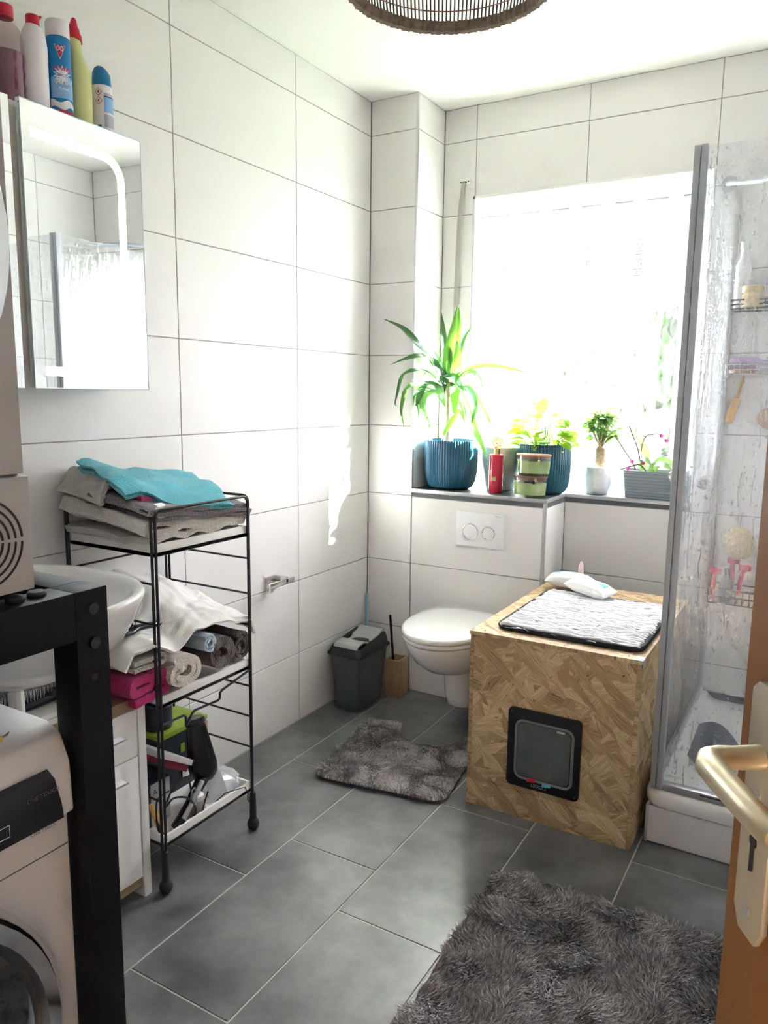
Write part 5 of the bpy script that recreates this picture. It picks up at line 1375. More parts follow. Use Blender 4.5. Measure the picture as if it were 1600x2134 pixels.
# red spray bottle with crystal stopper
rb = thing('perfume_spray', 'slim red spray bottle with a gold crystal stopper', 'bottle', (.578, .080, ZS))
MB().lathe([(.026, ZS), (.0285, ZS+.003), (.0285, ZS+.060), (.0292, ZS+.075), (.0285, ZS+.125), (.0270, ZS+.142), (.0282, ZS+.152), (.0285, ZS+.160), (.026, ZS+.163)], 36, (.578, .080, 0)).build('body', 'red_can', rb, smooth=40)
MB().lathe([(.014, ZS+.162), (.014, ZS+.186), (.011, ZS+.190)], 24, (.578, .080, 0)).build('collar', 'gold', rb)
m_ = MB()
for k in range(44):
    th = math.acos(1-2*(k+.5)/44); ph_ = k*2.4; c = Vector((.578+.0215*math.sin(th)*math.cos(ph_), .080+.0215*math.sin(th)*math.sin(ph_), ZS+.213+.0215*math.cos(th)))
    m_.lathe([(.0012, -.0055), (.0048, -.003), (.0052, .001), (.0025, .005)], 5, c)
m_.build('crystal_stopper', mat('crystal', (.85, .74, .50), .12, metal=.55), rb, smooth=0)
A0 = math.atan2(-2.9-.080, 1.785-.578)
n = 6; pts = [(-.016+.018*k/n, .055) for k in range(n+1)]+[(-.016+.018*k/n, .084) for k in range(n+1)]
MB().add(on_cyl(pts, (.578, .080), .0290, A0-.10, ZS), [(k, k+1, n+1+k+1, n+1+k) for k in range(n)]).build('label_plate', 'gold_foil', rb, smooth=0, fixn=False)
text_cyl('AT', .012, (.578, .080), .0293, A0-.10-.007/.029, ZS+.0695, 'lettering', 'stem_brown', rb, True)
# two candles
def candle(label, cx, cy, z0, lidm, wick):
    t = thing('jar_candle', label, 'candle', (cx, cy, z0), 'green jar candles')
    sx, sy = 1.0, .58; R = .070
    MB().lathe([(R*.90, z0), (R*.94, z0+.002), (R, z0+.080), (R*.985, z0+.080), (R*.93, z0+.010), (R*.1, z0+.009)], 48, (cx, cy, 0), sx, sy).build('glass_jar', 'clear_glass', t, smooth=50)
    MB().lathe([(R*.915, z0+.0115), (R*.965, z0+.060), (R*.955, z0+.0605), (R*.1, z0+.0605)], 48, (cx, cy, 0), sx, sy).build('wax', 'wax_green', t, smooth=50)
    MB().lathe([(R*.93, z0+.068), (R*.95, z0+.0805)], 40, (cx, cy, 0), sx, sy).build('lid_plug', 'lid_walnut', t)
    MB().lathe([(R*1.0, z0+.0808), (R*1.02, z0+.082), (R*1.02, z0+.086), (R*.99, z0+.0875)], 48, (cx, cy, 0), sx, sy).build('lid', lidm, t)
    if wick: MB().obox((cx+.01, cy-.034, z0+.064), ((1, 0, 0), (0, 1, 0), (0, 0, 1)), (.022, .003, .006)).build('wick', 'black_matt', t)
candle('lower green jar candle with a dark walnut lid in front of the teal pot', .741, .043, ZS, 'lid_walnut', True)
candle('upper green jar candle with a reddish lid stacked on the other', .752, .045, ZS+.0878, 'lid_rose', False)
# buddha head pot with ficus
bu = thing('ficus_bonsai', 'small ficus bonsai in a white face-shaped pot', 'potted plant', (.937, .315, ZS), 'plants on the window sill')
bx0, by0 = .937, .318
fa = math.atan2(-2.9-by0, 1.785-bx0)-.28       # the face looks a little left of the camera
def facemod(r, a, z):
    h = (z-ZS)/.115; d = (a-fa+math.pi) % (2*math.pi)-math.pi
    q = 1.
    q += .10*math.exp(-(d/.16)**2-((h-.50)/.16)**2)              # nose
    q -= .06*math.exp(-((abs(d)-.38)/.20)**2-((h-.66)/.07)**2)   # eye sockets
    q += .035*math.exp(-((abs(d)-.38)/.16)**2-((h-.62)/.045)**2) # lids
    q += .05*math.exp(-(d/.22)**2-((h-.28)/.045)**2)             # lips
    q -= .03*math.exp(-(d/.22)**2-((h-.28)/.010)**2)
    q += .05*math.exp(-(d/.30)**2-((h-.10)/.09)**2)              # chin
    q += .04*math.exp(-((abs(d)-.62)/.28)**2-((h-.36)/.16)**2)   # cheeks
    q += .13*math.exp(-((abs(d)-1.45)/.16)**2-((h-.45)/.30)**2)  # ears
    if h > .80: q += .03*math.sin(a*14)*min(1, (h-.8)*8)           # hair band
    return r*q
MB().lathe([(.040, ZS), (.044, ZS+.002), (.047, ZS+.012)]+[(.0475+.0105*math.sin(min(1, (k/22)/.6)*math.pi/2), ZS+.012+.100*k/22) for k in range(1, 23)]+[(.056, ZS+.116), (.050, ZS+.116), (.046, ZS+.10), (.005, ZS+.098)], 96, (bx0, by0, 0), rmod=facemod).build('pot', 'pot_white', bu, smooth=60)
def ftr(r, a, z): return r*(1+.09*math.sin(a*5+z*90)+.06*math.sin(a*2-z*40))
MB().lathe([(.026, ZS+.095), (.0235, ZS+.12), (.022, ZS+.15), (.0235, ZS+.18), (.024, ZS+.19), (.014, ZS+.199)], 22, (bx0+.008, by0, 0), rmod=ftr).build('trunk', 'ficus_bark', bu, smooth=60)
fo = leaf_mesh(.038, .018, .25); fo.materials.append(M['leaf_ficus'])
fc = Vector((bx0+.008, by0, ZS+.19)); m_ = MB(); ends = []
for k in range(22):
    a = 2*math.pi*k/22+rp.uniform(-.2, .2); q_ = rp.uniform(.35, 1.); h_ = rp.uniform(-.55, .95)
    rr2 = math.sqrt(max(.04, 1-h_*h_))*q_
    e1 = Vector((bx0+.006+.088*rr2*math.cos(a), by0-.008+.062*rr2*math.sin(a), ZS+.283+.082*h_))
    m_.tube([fc, fc.lerp(e1, .5)+Vector((0, 0, .012)), e1], [.0030, .0022, .0010], 5); ends.append((fc.lerp(e1, .55)+Vector((0, 0, .01)), e1))
m_.build('branches', 'ficus_bark', bu, smooth=60)
for p0, e1 in ends:
    for j in range(9):
        p = p0.lerp(e1, rp.uniform(.25, 1.05)); a = rp.uniform(0, 6.28)
        put_leaf(fo, bu, p, (math.cos(a), math.sin(a), rp.uniform(-.7, .6)), rp.uniform(-.8, .8), rp.uniform(.75, 1.15))
# orchid planter
op = thing('orchid_planter', 'fading orchid with pink blooms in a grey ridged planter', 'potted plant', (1.18, .315, ZS), 'plants on the window sill')
rings = []
H_ = .112
for k in range(25):
    h = k/24; w = .232+.026*h; d = .098+.014*h; rdg = .0014*math.sin(h*2*math.pi*9)
    rings.append([(1.180+x+rdg*(1 if x > 0 else -1)*.5, .316+y+rdg*(1 if y > 0 else -1), ZS+H_*h+.0022*math.sin(x*30+h*3)*min(1, h*4)) for x, y in rrect(w, d, .022, 5)])
rings.append([(1.180+x, .316+y, ZS+H_) for x, y in rrect(.246, .100, .018, 5)]); rings.append([(1.180+x, .316+y, ZS+H_-.02) for x, y in rrect(.240, .094, .016, 5)])
MB().loft(rings).build('planter', 'planter_grey', op, smooth=40)
MB().box(1.066, 1.294, .272, .360, ZS+.085, ZS+.096).build('soil', 'soil', op)
for pts, w in (([(1.15, .31, 1.01), (1.17, .29, 1.05), (1.21, .27, 1.055), (1.25, .26, 1.03)], .040), ([(1.15, .315, 1.01), (1.19, .32, 1.065), (1.24, .33, 1.05), (1.27, .33, 1.035)], .042), ([(1.13, .31, 1.01), (1.11, .30, 1.06), (1.13, .28, 1.075), (1.17, .265, 1.045)], .036), ([(1.12, .33, 1.01), (1.125, .335, 1.09), (1.09, .335, 1.15), (1.04, .33, 1.165)], .034)):
    leaf_strip(pts, w, .2).build('leaf', 'leaf_orchid', op, smooth=60, fixn=False)
for pts in ([(1.118, .31, 1.01), (1.10, .31, 1.103), (1.058, .31, 1.203)], [(1.118, .31, 1.03), (1.112, .31, 1.11), (1.125, .31, 1.162), (1.15, .31, 1.173), (1.18, .31, 1.176)], [(1.125, .31, 1.162), (1.112, .31, 1.168)], [(1.013, .295, 1.154), (1.05, .285, 1.105), (1.085, .275, 1.062), (1.10, .28, 1.03)], [(1.14, .30, 1.02), (1.12, .272, 1.05), (1.09, .262, 1.045), (1.045, .262, 1.028)]):
    MB().tube(spline(pts, 6), .0024, 6).build('flower_stem', 'stem_brown', op, smooth=60)
for p in ((1.187, .308, 1.168), (1.208, .306, 1.150), (1.087, .272, 1.062), (1.131, .270, 1.058), (1.076, .258, 1.034)):
    m_ = MB()
    for k in range(5):
        a = 2*math.pi*k/5; c, s_ = math.cos(a)*.0085, math.sin(a)*.0085
        m_.add([p, (p[0]+c*.6-s_*.45, p[1]-.004, p[2]+s_*.6+c*.45), (p[0]+c*1.2, p[1]-.002, p[2]+s_*1.2), (p[0]+c*.6+s_*.45, p[1]-.004, p[2]+s_*.6-c*.45)], [(0, 1, 2, 3)])
    m_.lathe([(.001, -.004), (.003, 0), (.001, .004)], 6, (p[0], p[1]-.004, p[2])); m_.build('bloom', 'pink_bloom', op, smooth=0)

# ================================================================ shower
TX0, TY0 = 1.392, -.668
tr = thing('shower_tray', 'white shower tray with rounded corner on a tiled plinth', 'shower tray', (1.78, -.21, 0))
MB().box(TX0+.012, XR-.001, TY0+.012, YW-.002, 0, .118).build('plinth', 'wall_grout', tr)
for x0, x1 in ((TX0+.012, 1.85), (1.853, XR-.001)): MB().box(x0, x1, TY0+.004, TY0+.012, .004, .117).build('tile', 'tray_white', tr, bevel=.001)
for y0, y1 in ((TY0+.014, -.21), (-.207, YW-.002)): MB().box(TX0+.003, TX0+.011, y0, y1, .004, .117).build('tile', 'tray_white', tr, bevel=.001)
MB().box(TX0+.003, TX0+.012, TY0+.004, TY0+.014, .0, .118).build('edge_profile', 'alu', tr, bevel=.001)
def tray_out(inset, r, n=8):
    x0, y0, x1, y1 = TX0+inset, TY0+inset, XR-.001, YW-.002
    pts = []
    for k in range(n+1):
        a = math.radians(180+90*k/n); pts.append((x0+r+r*math.cos(a), y0+r+r*math.sin(a)))
    pts += [(x1, y0), (x1, y1), (x0, y1)]
    return pts
rings = [[(a, b, z) for a, b in tray_out(i, .055)] for z, i in ((.119, .004), (.122, -.002), (.135, -.005), (.158, -.004), (.169, .004), (.172, .016), (.172, .045))]
rings += [[(a, b, z) for a, b in tray_out(i, .03)] for z, i in ((.150, .066), (.145, .09))]
MB().loft(rings).build('tray', 'white_gloss', tr, smooth=50)
MB().lathe([(.045, .146), (.045, .149), (.03, .151)], 24, (1.80, -.2, 0)).build('drain_cap', 'chrome', tr)

en = thing('shower_enclosure', 'wet glass shower enclosure with grey corner posts', 'shower enclosure', (1.43, -.64, .172))
GX, GY, GT = 1.412, -.648, 1.972
MB().box(GX-.011, GX+.006, GY-.012, GY+.014, .176, GT+.004).build('corner_post', 'alu_grey', en, bevel=.003)
MB().box(GX+.008, GX+.024, GY-.016, GY+.004, .176, GT+.004).build('door_post', 'alu_grey', en, bevel=.003)
MB().box(GX-.010, GX+.010, YW-.026, YW-.001, .172, GT).build('wall_profile', 'alu', en, bevel=.002)
MB().box(XR-.026, XR-.001, GY-.010, GY+.010, .172, GT).build('wall_profile', 'alu', en, bevel=.002)
MB().box(GX+.03, XR-.026, GY-.014, GY+.014, .173, .195).build('bottom_rail', 'alu', en, bevel=.003)
pts = [(GX-.001+.028-.028*math.cos(a), GY+.028-.028*math.sin(a), .184) for a in [math.radians(90*k/8) for k in range(9)]]
MB().tube([(GX-.001, -.55, .184)]+pts+[(GX+.06, GY, .184)], .013, 8).build('corner_rail', 'alu_grey', en, smooth=50)
MB().box(GX-.010, GX+.010, -.55, YW-.026, .173, .195).build('bottom_rail', 'alu', en, bevel=.003)
M['rail_dark'] = mat('rail_dark', (.03, .03, .035), .5)
MB().box(1.54, XR-.03, GY-.0150, GY-.0135, .186, .190).build('rail_gap', 'rail_dark', en, smooth=0)
fp_ = MB().box(GX+.022, XR-.024, GY-.003, GY+.003, .195, GT).build('glass_panel', 'shower_glass', en, smooth=0)
sp_ = MB().box(GX-.003, GX+.003, GY+.014, YW-.024, .195, GT).build('glass_panel', 'shower_glass', en, smooth=0)
for (x, y, dy_) in ((1.487, GY, -1), ):
    k_ = MB()
    def ry(yy, r, n=20): return [(x+r*math.cos(q), yy, 1.092+r*math.sin(q)) for q in [2*math.pi*i/n for i in range(n)]]
    k_.loft([ry(y-.004, .007), ry(y-.012, .007), ry(y-.016, .017), ry(y-.026, .018), ry(y-.031, .013), ry(y-.032, .006)]); k_.build('knob', 'acrylic', en, smooth=45)
    k_ = MB(); k_.loft([ry(y+.004, .007), ry(y+.012, .007), ry(y+.016, .016), ry(y+.026, .017), ry(y+.030, .012)]); k_.build('knob', 'acrylic', en, smooth=45)
k_ = MB()
def rx(xx, r, n=20): return [(xx, GY+.075+r*math.cos(q), 1.096+r*math.sin(q)) for q in [2*math.pi*i/n for i in range(n)]]
k_.loft([rx(GX-.004, .007), rx(GX-.012, .007), rx(GX-.016, .016), rx(GX-.026, .017), rx(GX-.031, .012)]); k_.build('knob', 'acrylic', en, smooth=45)
# water drops and runs on the panes
def drops(parent, n, place, seed, runs):
    r_ = np.random.default_rng(seed); vs = []; fs = []
    def drop(c, ux_, nn_, w, h):
        k0 = len(vs); c = Vector(c); ring = 7
        for i in range(ring):
            a = 2*math.pi*i/ring; vs.append(tuple(c+ux_*(w*math.cos(a))+Vector((0, 0, h*math.sin(a)))))
        vs.append(tuple(c+nn_*w*.75+Vector((0, 0, -h*.2))))
        for i in range(ring): fs.append((k0+i, k0+(i+1) % ring, k0+ring))
    for k in range(n):
        c, ux_, nn_ = place(r_.random(), r_.random()); w = .0010+.0030*r_.random()**2.2
        drop(c, ux_, nn_, w, w*(1+1.2*r_.random()**2))
    for k in range(runs):
        u, v = r_.random(), r_.random(); L = int(6+26*r_.random()); du = 0.
        for i in range(L):
            du += r_.normal()*.0012; c, ux_, nn_ = place(min(1, max(0, u+du)), v-i*.0028)
            if c[2] < .2: break
            drop(c, ux_, nn_, .0020+.0012*r_.random(), .0036)
    o = MB().add(vs, fs).build('water_drops', 'droplet', parent, smooth=70, fixn=False); o['kind'] = 'stuff'
drops(fp_, 5200, lambda u, v: ((lerp(GX+.03, XR-.03, u), GY-.0032, lerp(.21, GT-.003, v)), Vector((1, 0, 0)), Vector((0, -1, 0))), 5, 150)
drops(sp_, 3000, lambda u, v: ((GX+.0032, lerp(GY+.02, YW-.03, u), lerp(.21, GT-.003, v)), Vector((0, 1, 0)), Vector((1, 0, 0))), 6, 120)

# shower interior
def basket(name, label, z, x0, x1, y0, y1, h, m):
    t = thing(name, label, 'basket', ((x0+x1)/2, y1, z), 'shower baskets')
    for zz in (z, z+h*.5, z+h): MB().tube([(x0, y1, zz), (x0, y0, zz), (x1, y0, zz), (x1, y1, zz)], .0028, 6, closed=True).build('rim_wire', m, t)
    for k in range(11): x = lerp(x0, x1, k/10); MB().tube([(x, y1, z), (x, y0, z), (x, y0, z+h)], .0016, 5).build('wire', m, t)
    return t
basket('shower_basket', 'black wire basket low on the shower wall', .560, 1.425, 1.66, .135, YW-.004, .055, 'black_wire')
basket('shower_basket', 'black wire shelf at the top of the shower wall', 1.635, 1.425, 1.70, .135, YW-.004, .030, 'black_wire')
basket('shower_basket', 'chrome wire shelf below the top shower shelf', 1.405, 1.425, 1.70, .135, YW-.004, .035, 'chrome_satin')
lo = thing('bath_sponge', 'tan mesh bath sponge above the low shower basket', 'sponge', (1.51, .18, .72))
rings = []
for k in range(13):
    th = math.pi*k/12; rr_ = .055*math.sin(th)+.002
    rings.append([(1.512+rr_*math.cos(q)*(1+.12*nz(math.cos(q)*5, math.sin(q)*5, k)), .185+rr_*.8*math.sin(q)*(1+.12*nz(math.cos(q)*5, math.sin(q)*5, k+9)), .785-.062*math.cos(th)) for q in [2*math.pi*i/28 for i in range(28)]])
MB().loft(rings).build('sponge_body', 'loofah', lo, smooth=0)
MB().tube([(1.51, .19, .84), (1.51, .22, .89), (1.512, .235, .90)], .002, 5).build('hanging_loop', 'strap', lo)
def razor(label, x, y, z, rot, m='razor_pink'):
    t = thing('razor', label, 'razor', (x, y, z), 'pink razors in the low basket')
    d = Vector((math.sin(rot), 0, math.cos(rot)))
    p = Vector((x, y, z)); MB().tube([p, p+d*.05, p+d*.10+Vector((.006, -.006, 0))], [.006, .009, .007], 8).build('handle', m, t, smooth=60)
    MB().obox(p+d*.108+Vector((.008, -.010, 0)), ((1, 0, 0), (0, 1, .4), (0, -.4, 1)), (.021, .006, .011)).build('head', m, t, bevel=.002)
razor('pink razor upright at the left of the low shower basket', 1.440, .16, .572, -.05)
razor('pink razor leaning at the right of the dark bottle in the low basket', 1.525, .165, .595, .08)
razor('pink razor leaning behind the dark bottle in the low basket', 1.500, .20, .61, -.1)
db = thing('pump_bottle', 'small dark pump bottle in the low shower basket', 'bottle', (1.482, .155, .5635))
MB().lathe([(.020, .5635), (.023, .567), (.023, .640), (.013, .662), (.009, .668)], 20, (1.482, .158, 0)).build('bottle_body', 'box_navy', db); MB().lathe([(.011, .668), (.011, .688), (.006, .692)], 16, (1.482, .158, 0)).build('pump', 'black_plastic', db)
wc_ = thing('shampoo_bottle', 'tall white shampoo bottle on the top shower shelf', 'bottle', (1.44, .19, 1.638))
MB().lathe([(.024, 1.639), (.026, 1.642), (.026, 1.79), (.015, 1.815), (.014, 1.845)], 24, (1.452, .19, 0)).build('bottle_body', 'bottle_white', wc_); MB().lathe([(.016, 1.845), (.016, 1.87)], 20, (1.452, .19, 0)).build('cap', 'white_gloss', wc_)
sj = thing('scrub_jar', 'squat golden scrub jar on the top shower shelf', 'jar', (1.475, .16, 1.638))
MB().lathe([(.033, 1.639), (.036, 1.643), (.036, 1.685), (.034, 1.69)], 28, (1.492, .160, 0)).build('jar_body', 'loofah', sj); MB().lathe([(.037, 1.69), (.037, 1.710), (.034, 1.713)], 28, (1.492, .160, 0)).build('lid', 'gold_foil', sj)
lf = thing('lilac_pouf', 'dark lilac shower pouf hanging at the top shelf', 'sponge', (1.585, .17, 1.70))
rings = []
for k in range(11):
    th = math.pi*k/10; rr_ = .046*math.sin(th)+.002
    rings.append([(1.585+rr_*math.cos(q)*(1+.25*math.sin(q*7+k)), .17+rr_*.8*math.sin(q), 1.725-.055*math.cos(th)) for q in [2*math.pi*i/28 for i in range(28)]])
MB().loft(rings).build('pouf', 'lilac', lf, smooth=0)
MB().tube([(1.585, .19, 1.775), (1.585, .215, 1.80), (1.585, .236, 1.81)], .002, 5).build('cord', 'strap', lf)
pkb = thing('soap_bar', 'flat rose coloured soap on the chrome shower shelf', 'soap', (1.47, .18, 1.4085))
MB().prism(rrect(.085, .05, .02, 5, 1.475, .178), lambda a, b, h: (a, b, h), 1.409, 1.426).build('soap', 'rose_skin', pkb, bevel=.005)
lb_ = thing('lilac_bottle', 'lilac bottle lying on the chrome shower shelf', 'bottle', (1.50, .20, 1.4085))
MB().tube([(1.43, .215, 1.447), (1.52, .215, 1.447), (1.53, .215, 1.447), (1.555, .215, 1.447)], [.021, .021, .012, .010], 16).build('bottle_body', 'lilac', lb_, smooth=40)
hb2 = thing('bath_brush', 'wooden bath brush hanging below the chrome shelf', 'brush', (1.447, .22, 1.22))
MB().obox((1.449, .222, 1.275), ((.25, 0, .97), (.97, 0, -.25), (0, 1, 0)), (.048, .015, .007)).build('brush_back', 'wood_yellow', hb2, bevel=.005); MB().tube([(1.461, .222, 1.32), (1.475, .222, 1.385), (1.478, .225, 1.402)], [.006, .005, .003], 8).build('handle', 'wood_yellow', hb2)
hb3 = thing('bath_brush', 'round brown massage brush hanging right of the wooden bath brush', 'brush', (1.575, .22, 1.22))
disc_y(MB(), 1.572, 1.250, .040, .236, .036, .212, 32).build('brush_back', 'loofah_brown', hb3, bevel=.004); MB().tube([(1.572, .225, 1.288), (1.572, .228, 1.402)], .002, 5).build('cord', 'strap', hb3)
sr_ = thing('shower_rail', 'grey angled shower arm above the shower shelves', 'shower arm', (1.40, .2, 2.0))
MB().tube([(1.372, YW-.001, 2.088), (1.385, .215, 2.083), (1.50, .095, 2.052), (1.80, -.21, 2.035)], [.012, .010, .010, .010], 10).build('arm', 'alu_grey', sr_, smooth=50)
MB().lathe([(.012, 2.035), (.014, 2.02), (.095, 2.008), (.098, 2.0), (.09, 1.997)], 32, (1.80, -.21, 0)).build('shower_head', 'chrome_satin', sr_)
MB().tube([(1.376, YW-.004, 2.087), (1.376, YW-.0005, 2.087)], .028, 20).build('wall_flange', 'alu_grey', sr_)
sm = thing('shower_mat', 'dark rubber mat standing folded against the tray edge', 'mat', (1.46, -.3, .146))
MB().add([(1.476, -.30, .1465), (1.472, -.045, .150), (1.474, -.050, .235), (1.478, -.285, .22)], [(0, 1, 2, 3)]) 
def smf(u, v):
    a = Vector((1.458, -.335, .150)).lerp(Vector((1.452, -.06, .150)), u); b = Vector((1.565, -.47, .150)).lerp(Vector((1.60, -.18, .150)), u)
    p = a.lerp(b, v); return (p.x, p.y, p.z+.030*math.sin(math.pi*v)*(.4+u)+.002*math.sin(u*60)*math.sin(v*60))
MB().sheet(smf, 30, 24, .005).build('rubber_sheet', 'shower_mat', sm, smooth=50)

# ================================================================ rugs
def rug(name, label, inside, bbox, outline, n, hgt, wid, pile, seed, lean):
    t = thing(name, label, 'rug', ((bbox[0]+bbox[1])/2, (bbox[2]+bbox[3])/2, 0))
    MB().prism(outline, lambda a, b, h: (a, b, h), .0005, .009).build('backing', 'rug_base', t, smooth=0)
    r_ = np.random.default_rng(seed); P = []
    while len(P) < n:
        x = r_.uniform(bbox[0], bbox[1], n); y = r_.uniform(bbox[2], bbox[3], n)
        for a, b in zip(x, y):
            if inside(a, b): P.append((a, b))
            if len(P) >= n: break
    P = np.array(P)
    # neighbouring tufts lean the same way, as trodden pile does
    ang = np.array([3.2*nz(a*7, b*7, seed)*2+1.5*nz(a*19, b*19, seed+2) for a, b in P]); ln = np.array([lean*(.55+1.0*abs(nz(a*9+4, b*9, seed+5))) for a, b in P])
    ang += r_.normal(0, .55, n); h = hgt*r_.uniform(.7, 1.15, n)
    sa = r_.uniform(0, 2*np.pi, n)
    sx, sy = np.cos(sa)*wid, np.sin(sa)*wid
    base = np.column_stack([P[:, 0], P[:, 1], np.full(n, .007)])
    dx, dy = np.cos(ang)*h*ln, np.sin(ang)*h*ln
    mid = base+np.column_stack([dx*.35, dy*.35, h*.6]); tip = base+np.column_stack([dx, dy, h*(1-.25*ln)])
    sd_ = np.column_stack([sx, sy, np.zeros(n)])
    vv = np.stack([base-sd_, base+sd_, mid+sd_*.9, mid-sd_*.9, tip], 1).reshape(-1, 3)
    k = np.arange(n)*5
    quads = np.stack([k, k+1, k+2, k+3], 1); tris = np.stack([k+3, k+2, k+4], 1)
    me = bpy.data.meshes.new('pile')
    me.vertices.add(len(vv)); me.vertices.foreach_set('co', (vv-np.array(t.location)).ravel())
    loops = np.concatenate([quads.ravel(), tris.ravel()]); me.loops.add(len(loops)); me.loops.foreach_set('vertex_index', loops.astype(np.int32))
    st = np.concatenate([np.arange(n)*4, 4*n+np.arange(n)*3]).astype(np.int32); me.polygons.add(2*n); me.polygons.foreach_set('loop_start', st)
    me.update(calc_edges=True); me.validate()
    me.materials.append(M[pile]); o = bpy.data.objects.new('pile', me); COL.objects.link(o); o.parent = t; o['kind'] = 'stuff'
    return t
# pedestal rug, with the cut-out towards the toilet (turned a few degrees)
RA = math.radians(9); RC = Vector((.522, -.598))
def rl(x, y):
    d = Vector((x, y))-RC; return (d.x*math.cos(RA)+d.y*math.sin(RA), -d.x*math.sin(RA)+d.y*math.cos(RA))
def rw(a, b): return (RC.x+a*math.cos(RA)-b*math.sin(RA), RC.y+a*math.sin(RA)+b*math.cos(RA))
RWd, RHt = .238, .250
def in_rr(a, b, hw, hh, r):
    dx, dy = abs(a)-(hw-r), abs(b)-(hh-r)
    if dx > r or dy > r: return False
    return not (dx > 0 and dy > 0 and math.hypot(dx, dy) > r)
def in_toilet_rug(x, y):
    a, b = rl(x, y)
    if not in_rr(a, b, RWd, RHt, .05): return False
    cut = (abs(a-.045)/.135)**2.2 + (abs(b-RHt-.004)/.142)**2.2
    return cut > 1
ol = []
for a, b in rrect(2*RWd, 2*RHt, .05, 6):
    ol.append((a, b))
# outline with notch: walk the top edge from +x to -x through the notch
def notch():
    pts = []
    for k in range(23):
        t = -math.pi+math.pi*k/22 + math.pi      # 0..pi
        a = .045+.135*math.copysign(abs(math.cos(t))**(2/2.2), math.cos(t)); b = RHt+.004-.142*abs(math.sin(t))**(2/2.2)
        if b < RHt: pts.append((a, b))
    return pts
poly = ol[:7]+notch()+ol[7:]
rug('toilet_rug', 'grey shaggy toilet rug with a cut-out in front of the toilet', in_toilet_rug, (.2, .86, -.92, -.28), [rw(a, b) for a, b in poly], 52000, .019, .0016, 'pile_toilet', 3, .75)
# bath rug
QA = math.radians(2.0); QC = Vector((1.422, -1.46)); QW, QH = .325, .425
def ql(x, y):
    d = Vector((x, y))-QC; return (d.x*math.cos(QA)+d.y*math.sin(QA), -d.x*math.sin(QA)+d.y*math.cos(QA))
rug('bath_rug', 'large dark grey shaggy bath rug in front of the shower', lambda x, y: in_rr(*ql(x, y), QW, QH, .035), (1.05, 1.80, -1.93, -1.0), [(QC.x+a*math.cos(QA)-b*math.sin(QA), QC.y+a*math.sin(QA)+b*math.cos(QA)) for a, b in rrect(2*QW, 2*QH, .035, 6)], 115000, .026, .0019, 'pile_bath', 8, .8)

# ================================================================ door leaf
d_e0 = Vector((1.7345, -2.157, 0)); dth = math.radians(32)
e_d = Vector((math.sin(dth), -math.cos(dth), 0)); n_d = Vector((-math.cos(dth), -math.sin(dth), 0)); zz_ = Vector((0, 0, 1))
door = bpy.data.objects.new('door_1', None); COL.objects.link(door); door.location = d_e0+e_d*.4; door['kind'] = 'structure'
def dp(s, d, z): p = d_e0+e_d*s+n_d*d; return (p.x, p.y, z)
def dbox(s0, s1, d0, d1, z0, z1):
    return MB().add([dp(s, d, z) for z in (z0, z1) for s, d in ((s0, d0), (s1, d0), (s1, d1), (s0, d1))], [(0, 3, 2, 1), (4, 5, 6, 7), (0, 1, 5, 4), (1, 2, 6, 5), (2, 3, 7, 6), (3, 0, 4, 7)])
dbox(0, .79, -.040, 0, .006, 2.0).build('door_leaf', 'door_wood', door, bevel=.002)
HZ = 1.02
pl = [(.022, .862), (.030, .850), (.066, .850), (.074, .862), (.074, 1.072), (.066, 1.084), (.030, 1.084), (.022, 1.072)]
pl = [(.026, .868), (.036, .850), (.064, .850), (.074, .868), (.074, 1.075), (.064, 1.084), (.036, 1.084), (.026, 1.075)]
bp_ = MB().prism(pl, lambda a, b, h: dp(a, h, b), .0004, .007).build('back_plate', 'brass_plate', door, bevel=.002)
for z in (.875, .985): MB().tube([dp(.050, .0068, z), dp(.050, .0085, z)], .0045, 12).build('screw', 'alu', bp_)
kh = MB(); kh.tube([dp(.050, .0070, .942), dp(.050, .0076, .942)], .006, 12); kh.add([dp(.0465, .0076, .942), dp(.0535, .0076, .942), dp(.0535, .0076, .915), dp(.0465, .0076, .912)], [(0, 1, 2, 3)]); kh.build('keyhole', 'black_matt', bp_, smooth=0)
hp = [dp(.050, .006, HZ), dp(.050, .030, HZ), dp(.050, .044, HZ), dp(.054, .053, HZ), dp(.064, .058, HZ), dp(.085, .059, HZ), dp(.13, .059, HZ-.001), dp(.165, .058, HZ-.001), dp(.170, .058, HZ-.001)]
MB().tube(hp, [.011, .010, .0105, .0115, .012, .0115, .0112, .0112, .009], 14).build('lever_handle', 'brass', door, smooth=60)

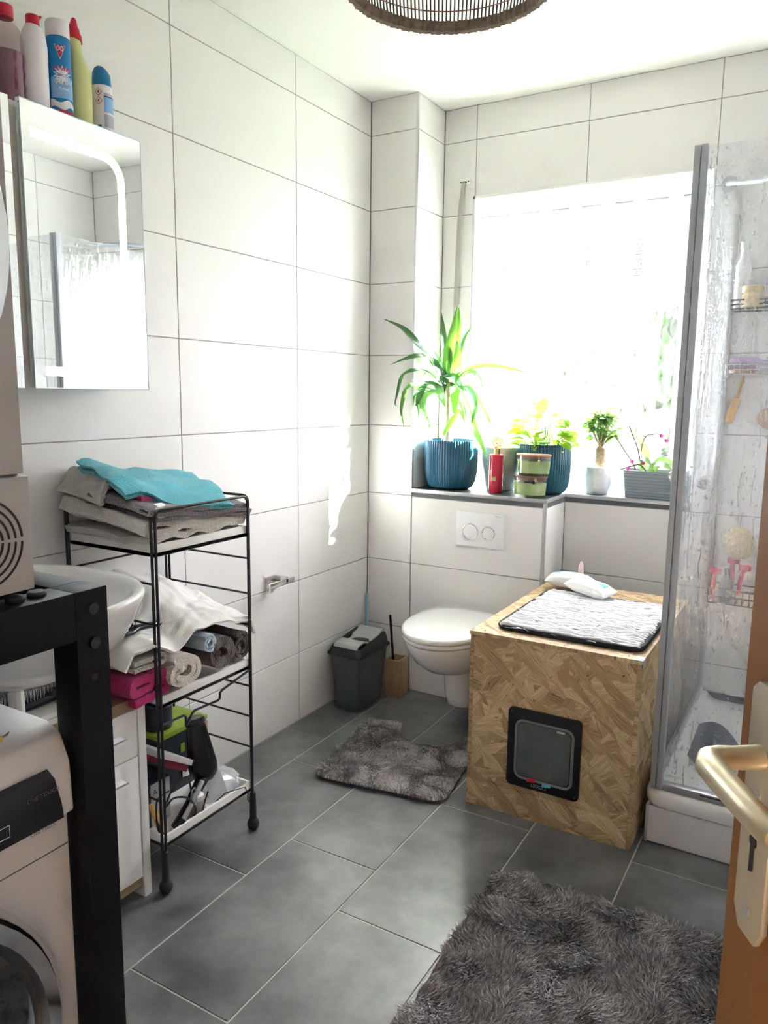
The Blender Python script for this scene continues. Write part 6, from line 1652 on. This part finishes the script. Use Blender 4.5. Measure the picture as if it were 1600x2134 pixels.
# ================================================================ ceiling lamp
LC = Vector((1.065, -1.447, 0)); LR = .200; LZ0, LZ1 = 2.108, 2.33
lm = thing('pendant_lamp', 'round woven rattan ceiling lamp shade with vertical sticks', 'lamp', (LC.x, LC.y, LZ0))
def lrad(z):
    t = (z-LZ0)/(LZ1-LZ0); return LR*(1.0+.10*math.sin(math.pi*t*.9)-.16*t*t)
for k in range(150):
    a = 2*math.pi*k/150
    MB().tube([(LC.x+lrad(z)*math.cos(a), LC.y+lrad(z)*math.sin(a), z) for z in (LZ0+.012, LZ0+.07, LZ0+.13, LZ0+.19, LZ1-.008)], .0019, 4).build('stick', 'rattan_stick', lm, smooth=0)
for zc in (LZ0+.012, LZ1-.006):
    def band(r, a, z): return r*(1+.012*math.sin(a*95)+.006*math.sin(a*37+z*300))
    R0 = lrad(zc)
    MB().lathe([(R0-.006, zc-.011), (R0+.003, zc-.014), (R0+.007, zc-.004), (R0+.007, zc+.006), (R0+.002, zc+.013), (R0-.006, zc+.010), (R0-.008, zc), (R0-.006, zc-.011)], 240, (LC.x, LC.y, 0), caps=False, rmod=band).build('woven_rim', 'rattan', lm, smooth=30)
for z in (LZ0+.045, LZ0+.10, LZ0+.16): MB().tube([(LC.x+(lrad(z)-.0025)*math.cos(a), LC.y+(lrad(z)-.0025)*math.sin(a), z) for a in [2*math.pi*i/72 for i in range(72)]], .0014, 4, closed=True).build('binding_thread', 'rattan_red', lm)
MB().lathe([(.05, ZC-.025), (.055, ZC-.02), (.055, ZC-.0005)], 28, (LC.x, LC.y, 0)).build('ceiling_rose', 'white_matt', lm)
sc_ = MB().tube([(LC.x, LC.y, ZC-.02), (LC.x, LC.y, 2.30)], .006, 8); sc_.lathe([(.02, 2.25), (.022, 2.30), (.012, 2.31)], 16, (LC.x, LC.y, 0)); sc_.build('bulb_holder', 'black_matt', lm)
for k in range(3):
    a = 2*math.pi*k/3; MB().tube([(LC.x, LC.y, 2.295), (LC.x+lrad(LZ1)*math.cos(a), LC.y+lrad(LZ1)*math.sin(a), LZ1-.006)], .0018, 5).build('spider_arm', 'black_wire', lm)
MB().lathe([(.006, 2.25), (.014, 2.242), (.028, 2.215), (.030, 2.20), (.022, 2.178), (.006, 2.171)], 24, (LC.x, LC.y, 0)).build('bulb', 'bulb', lm, smooth=60)
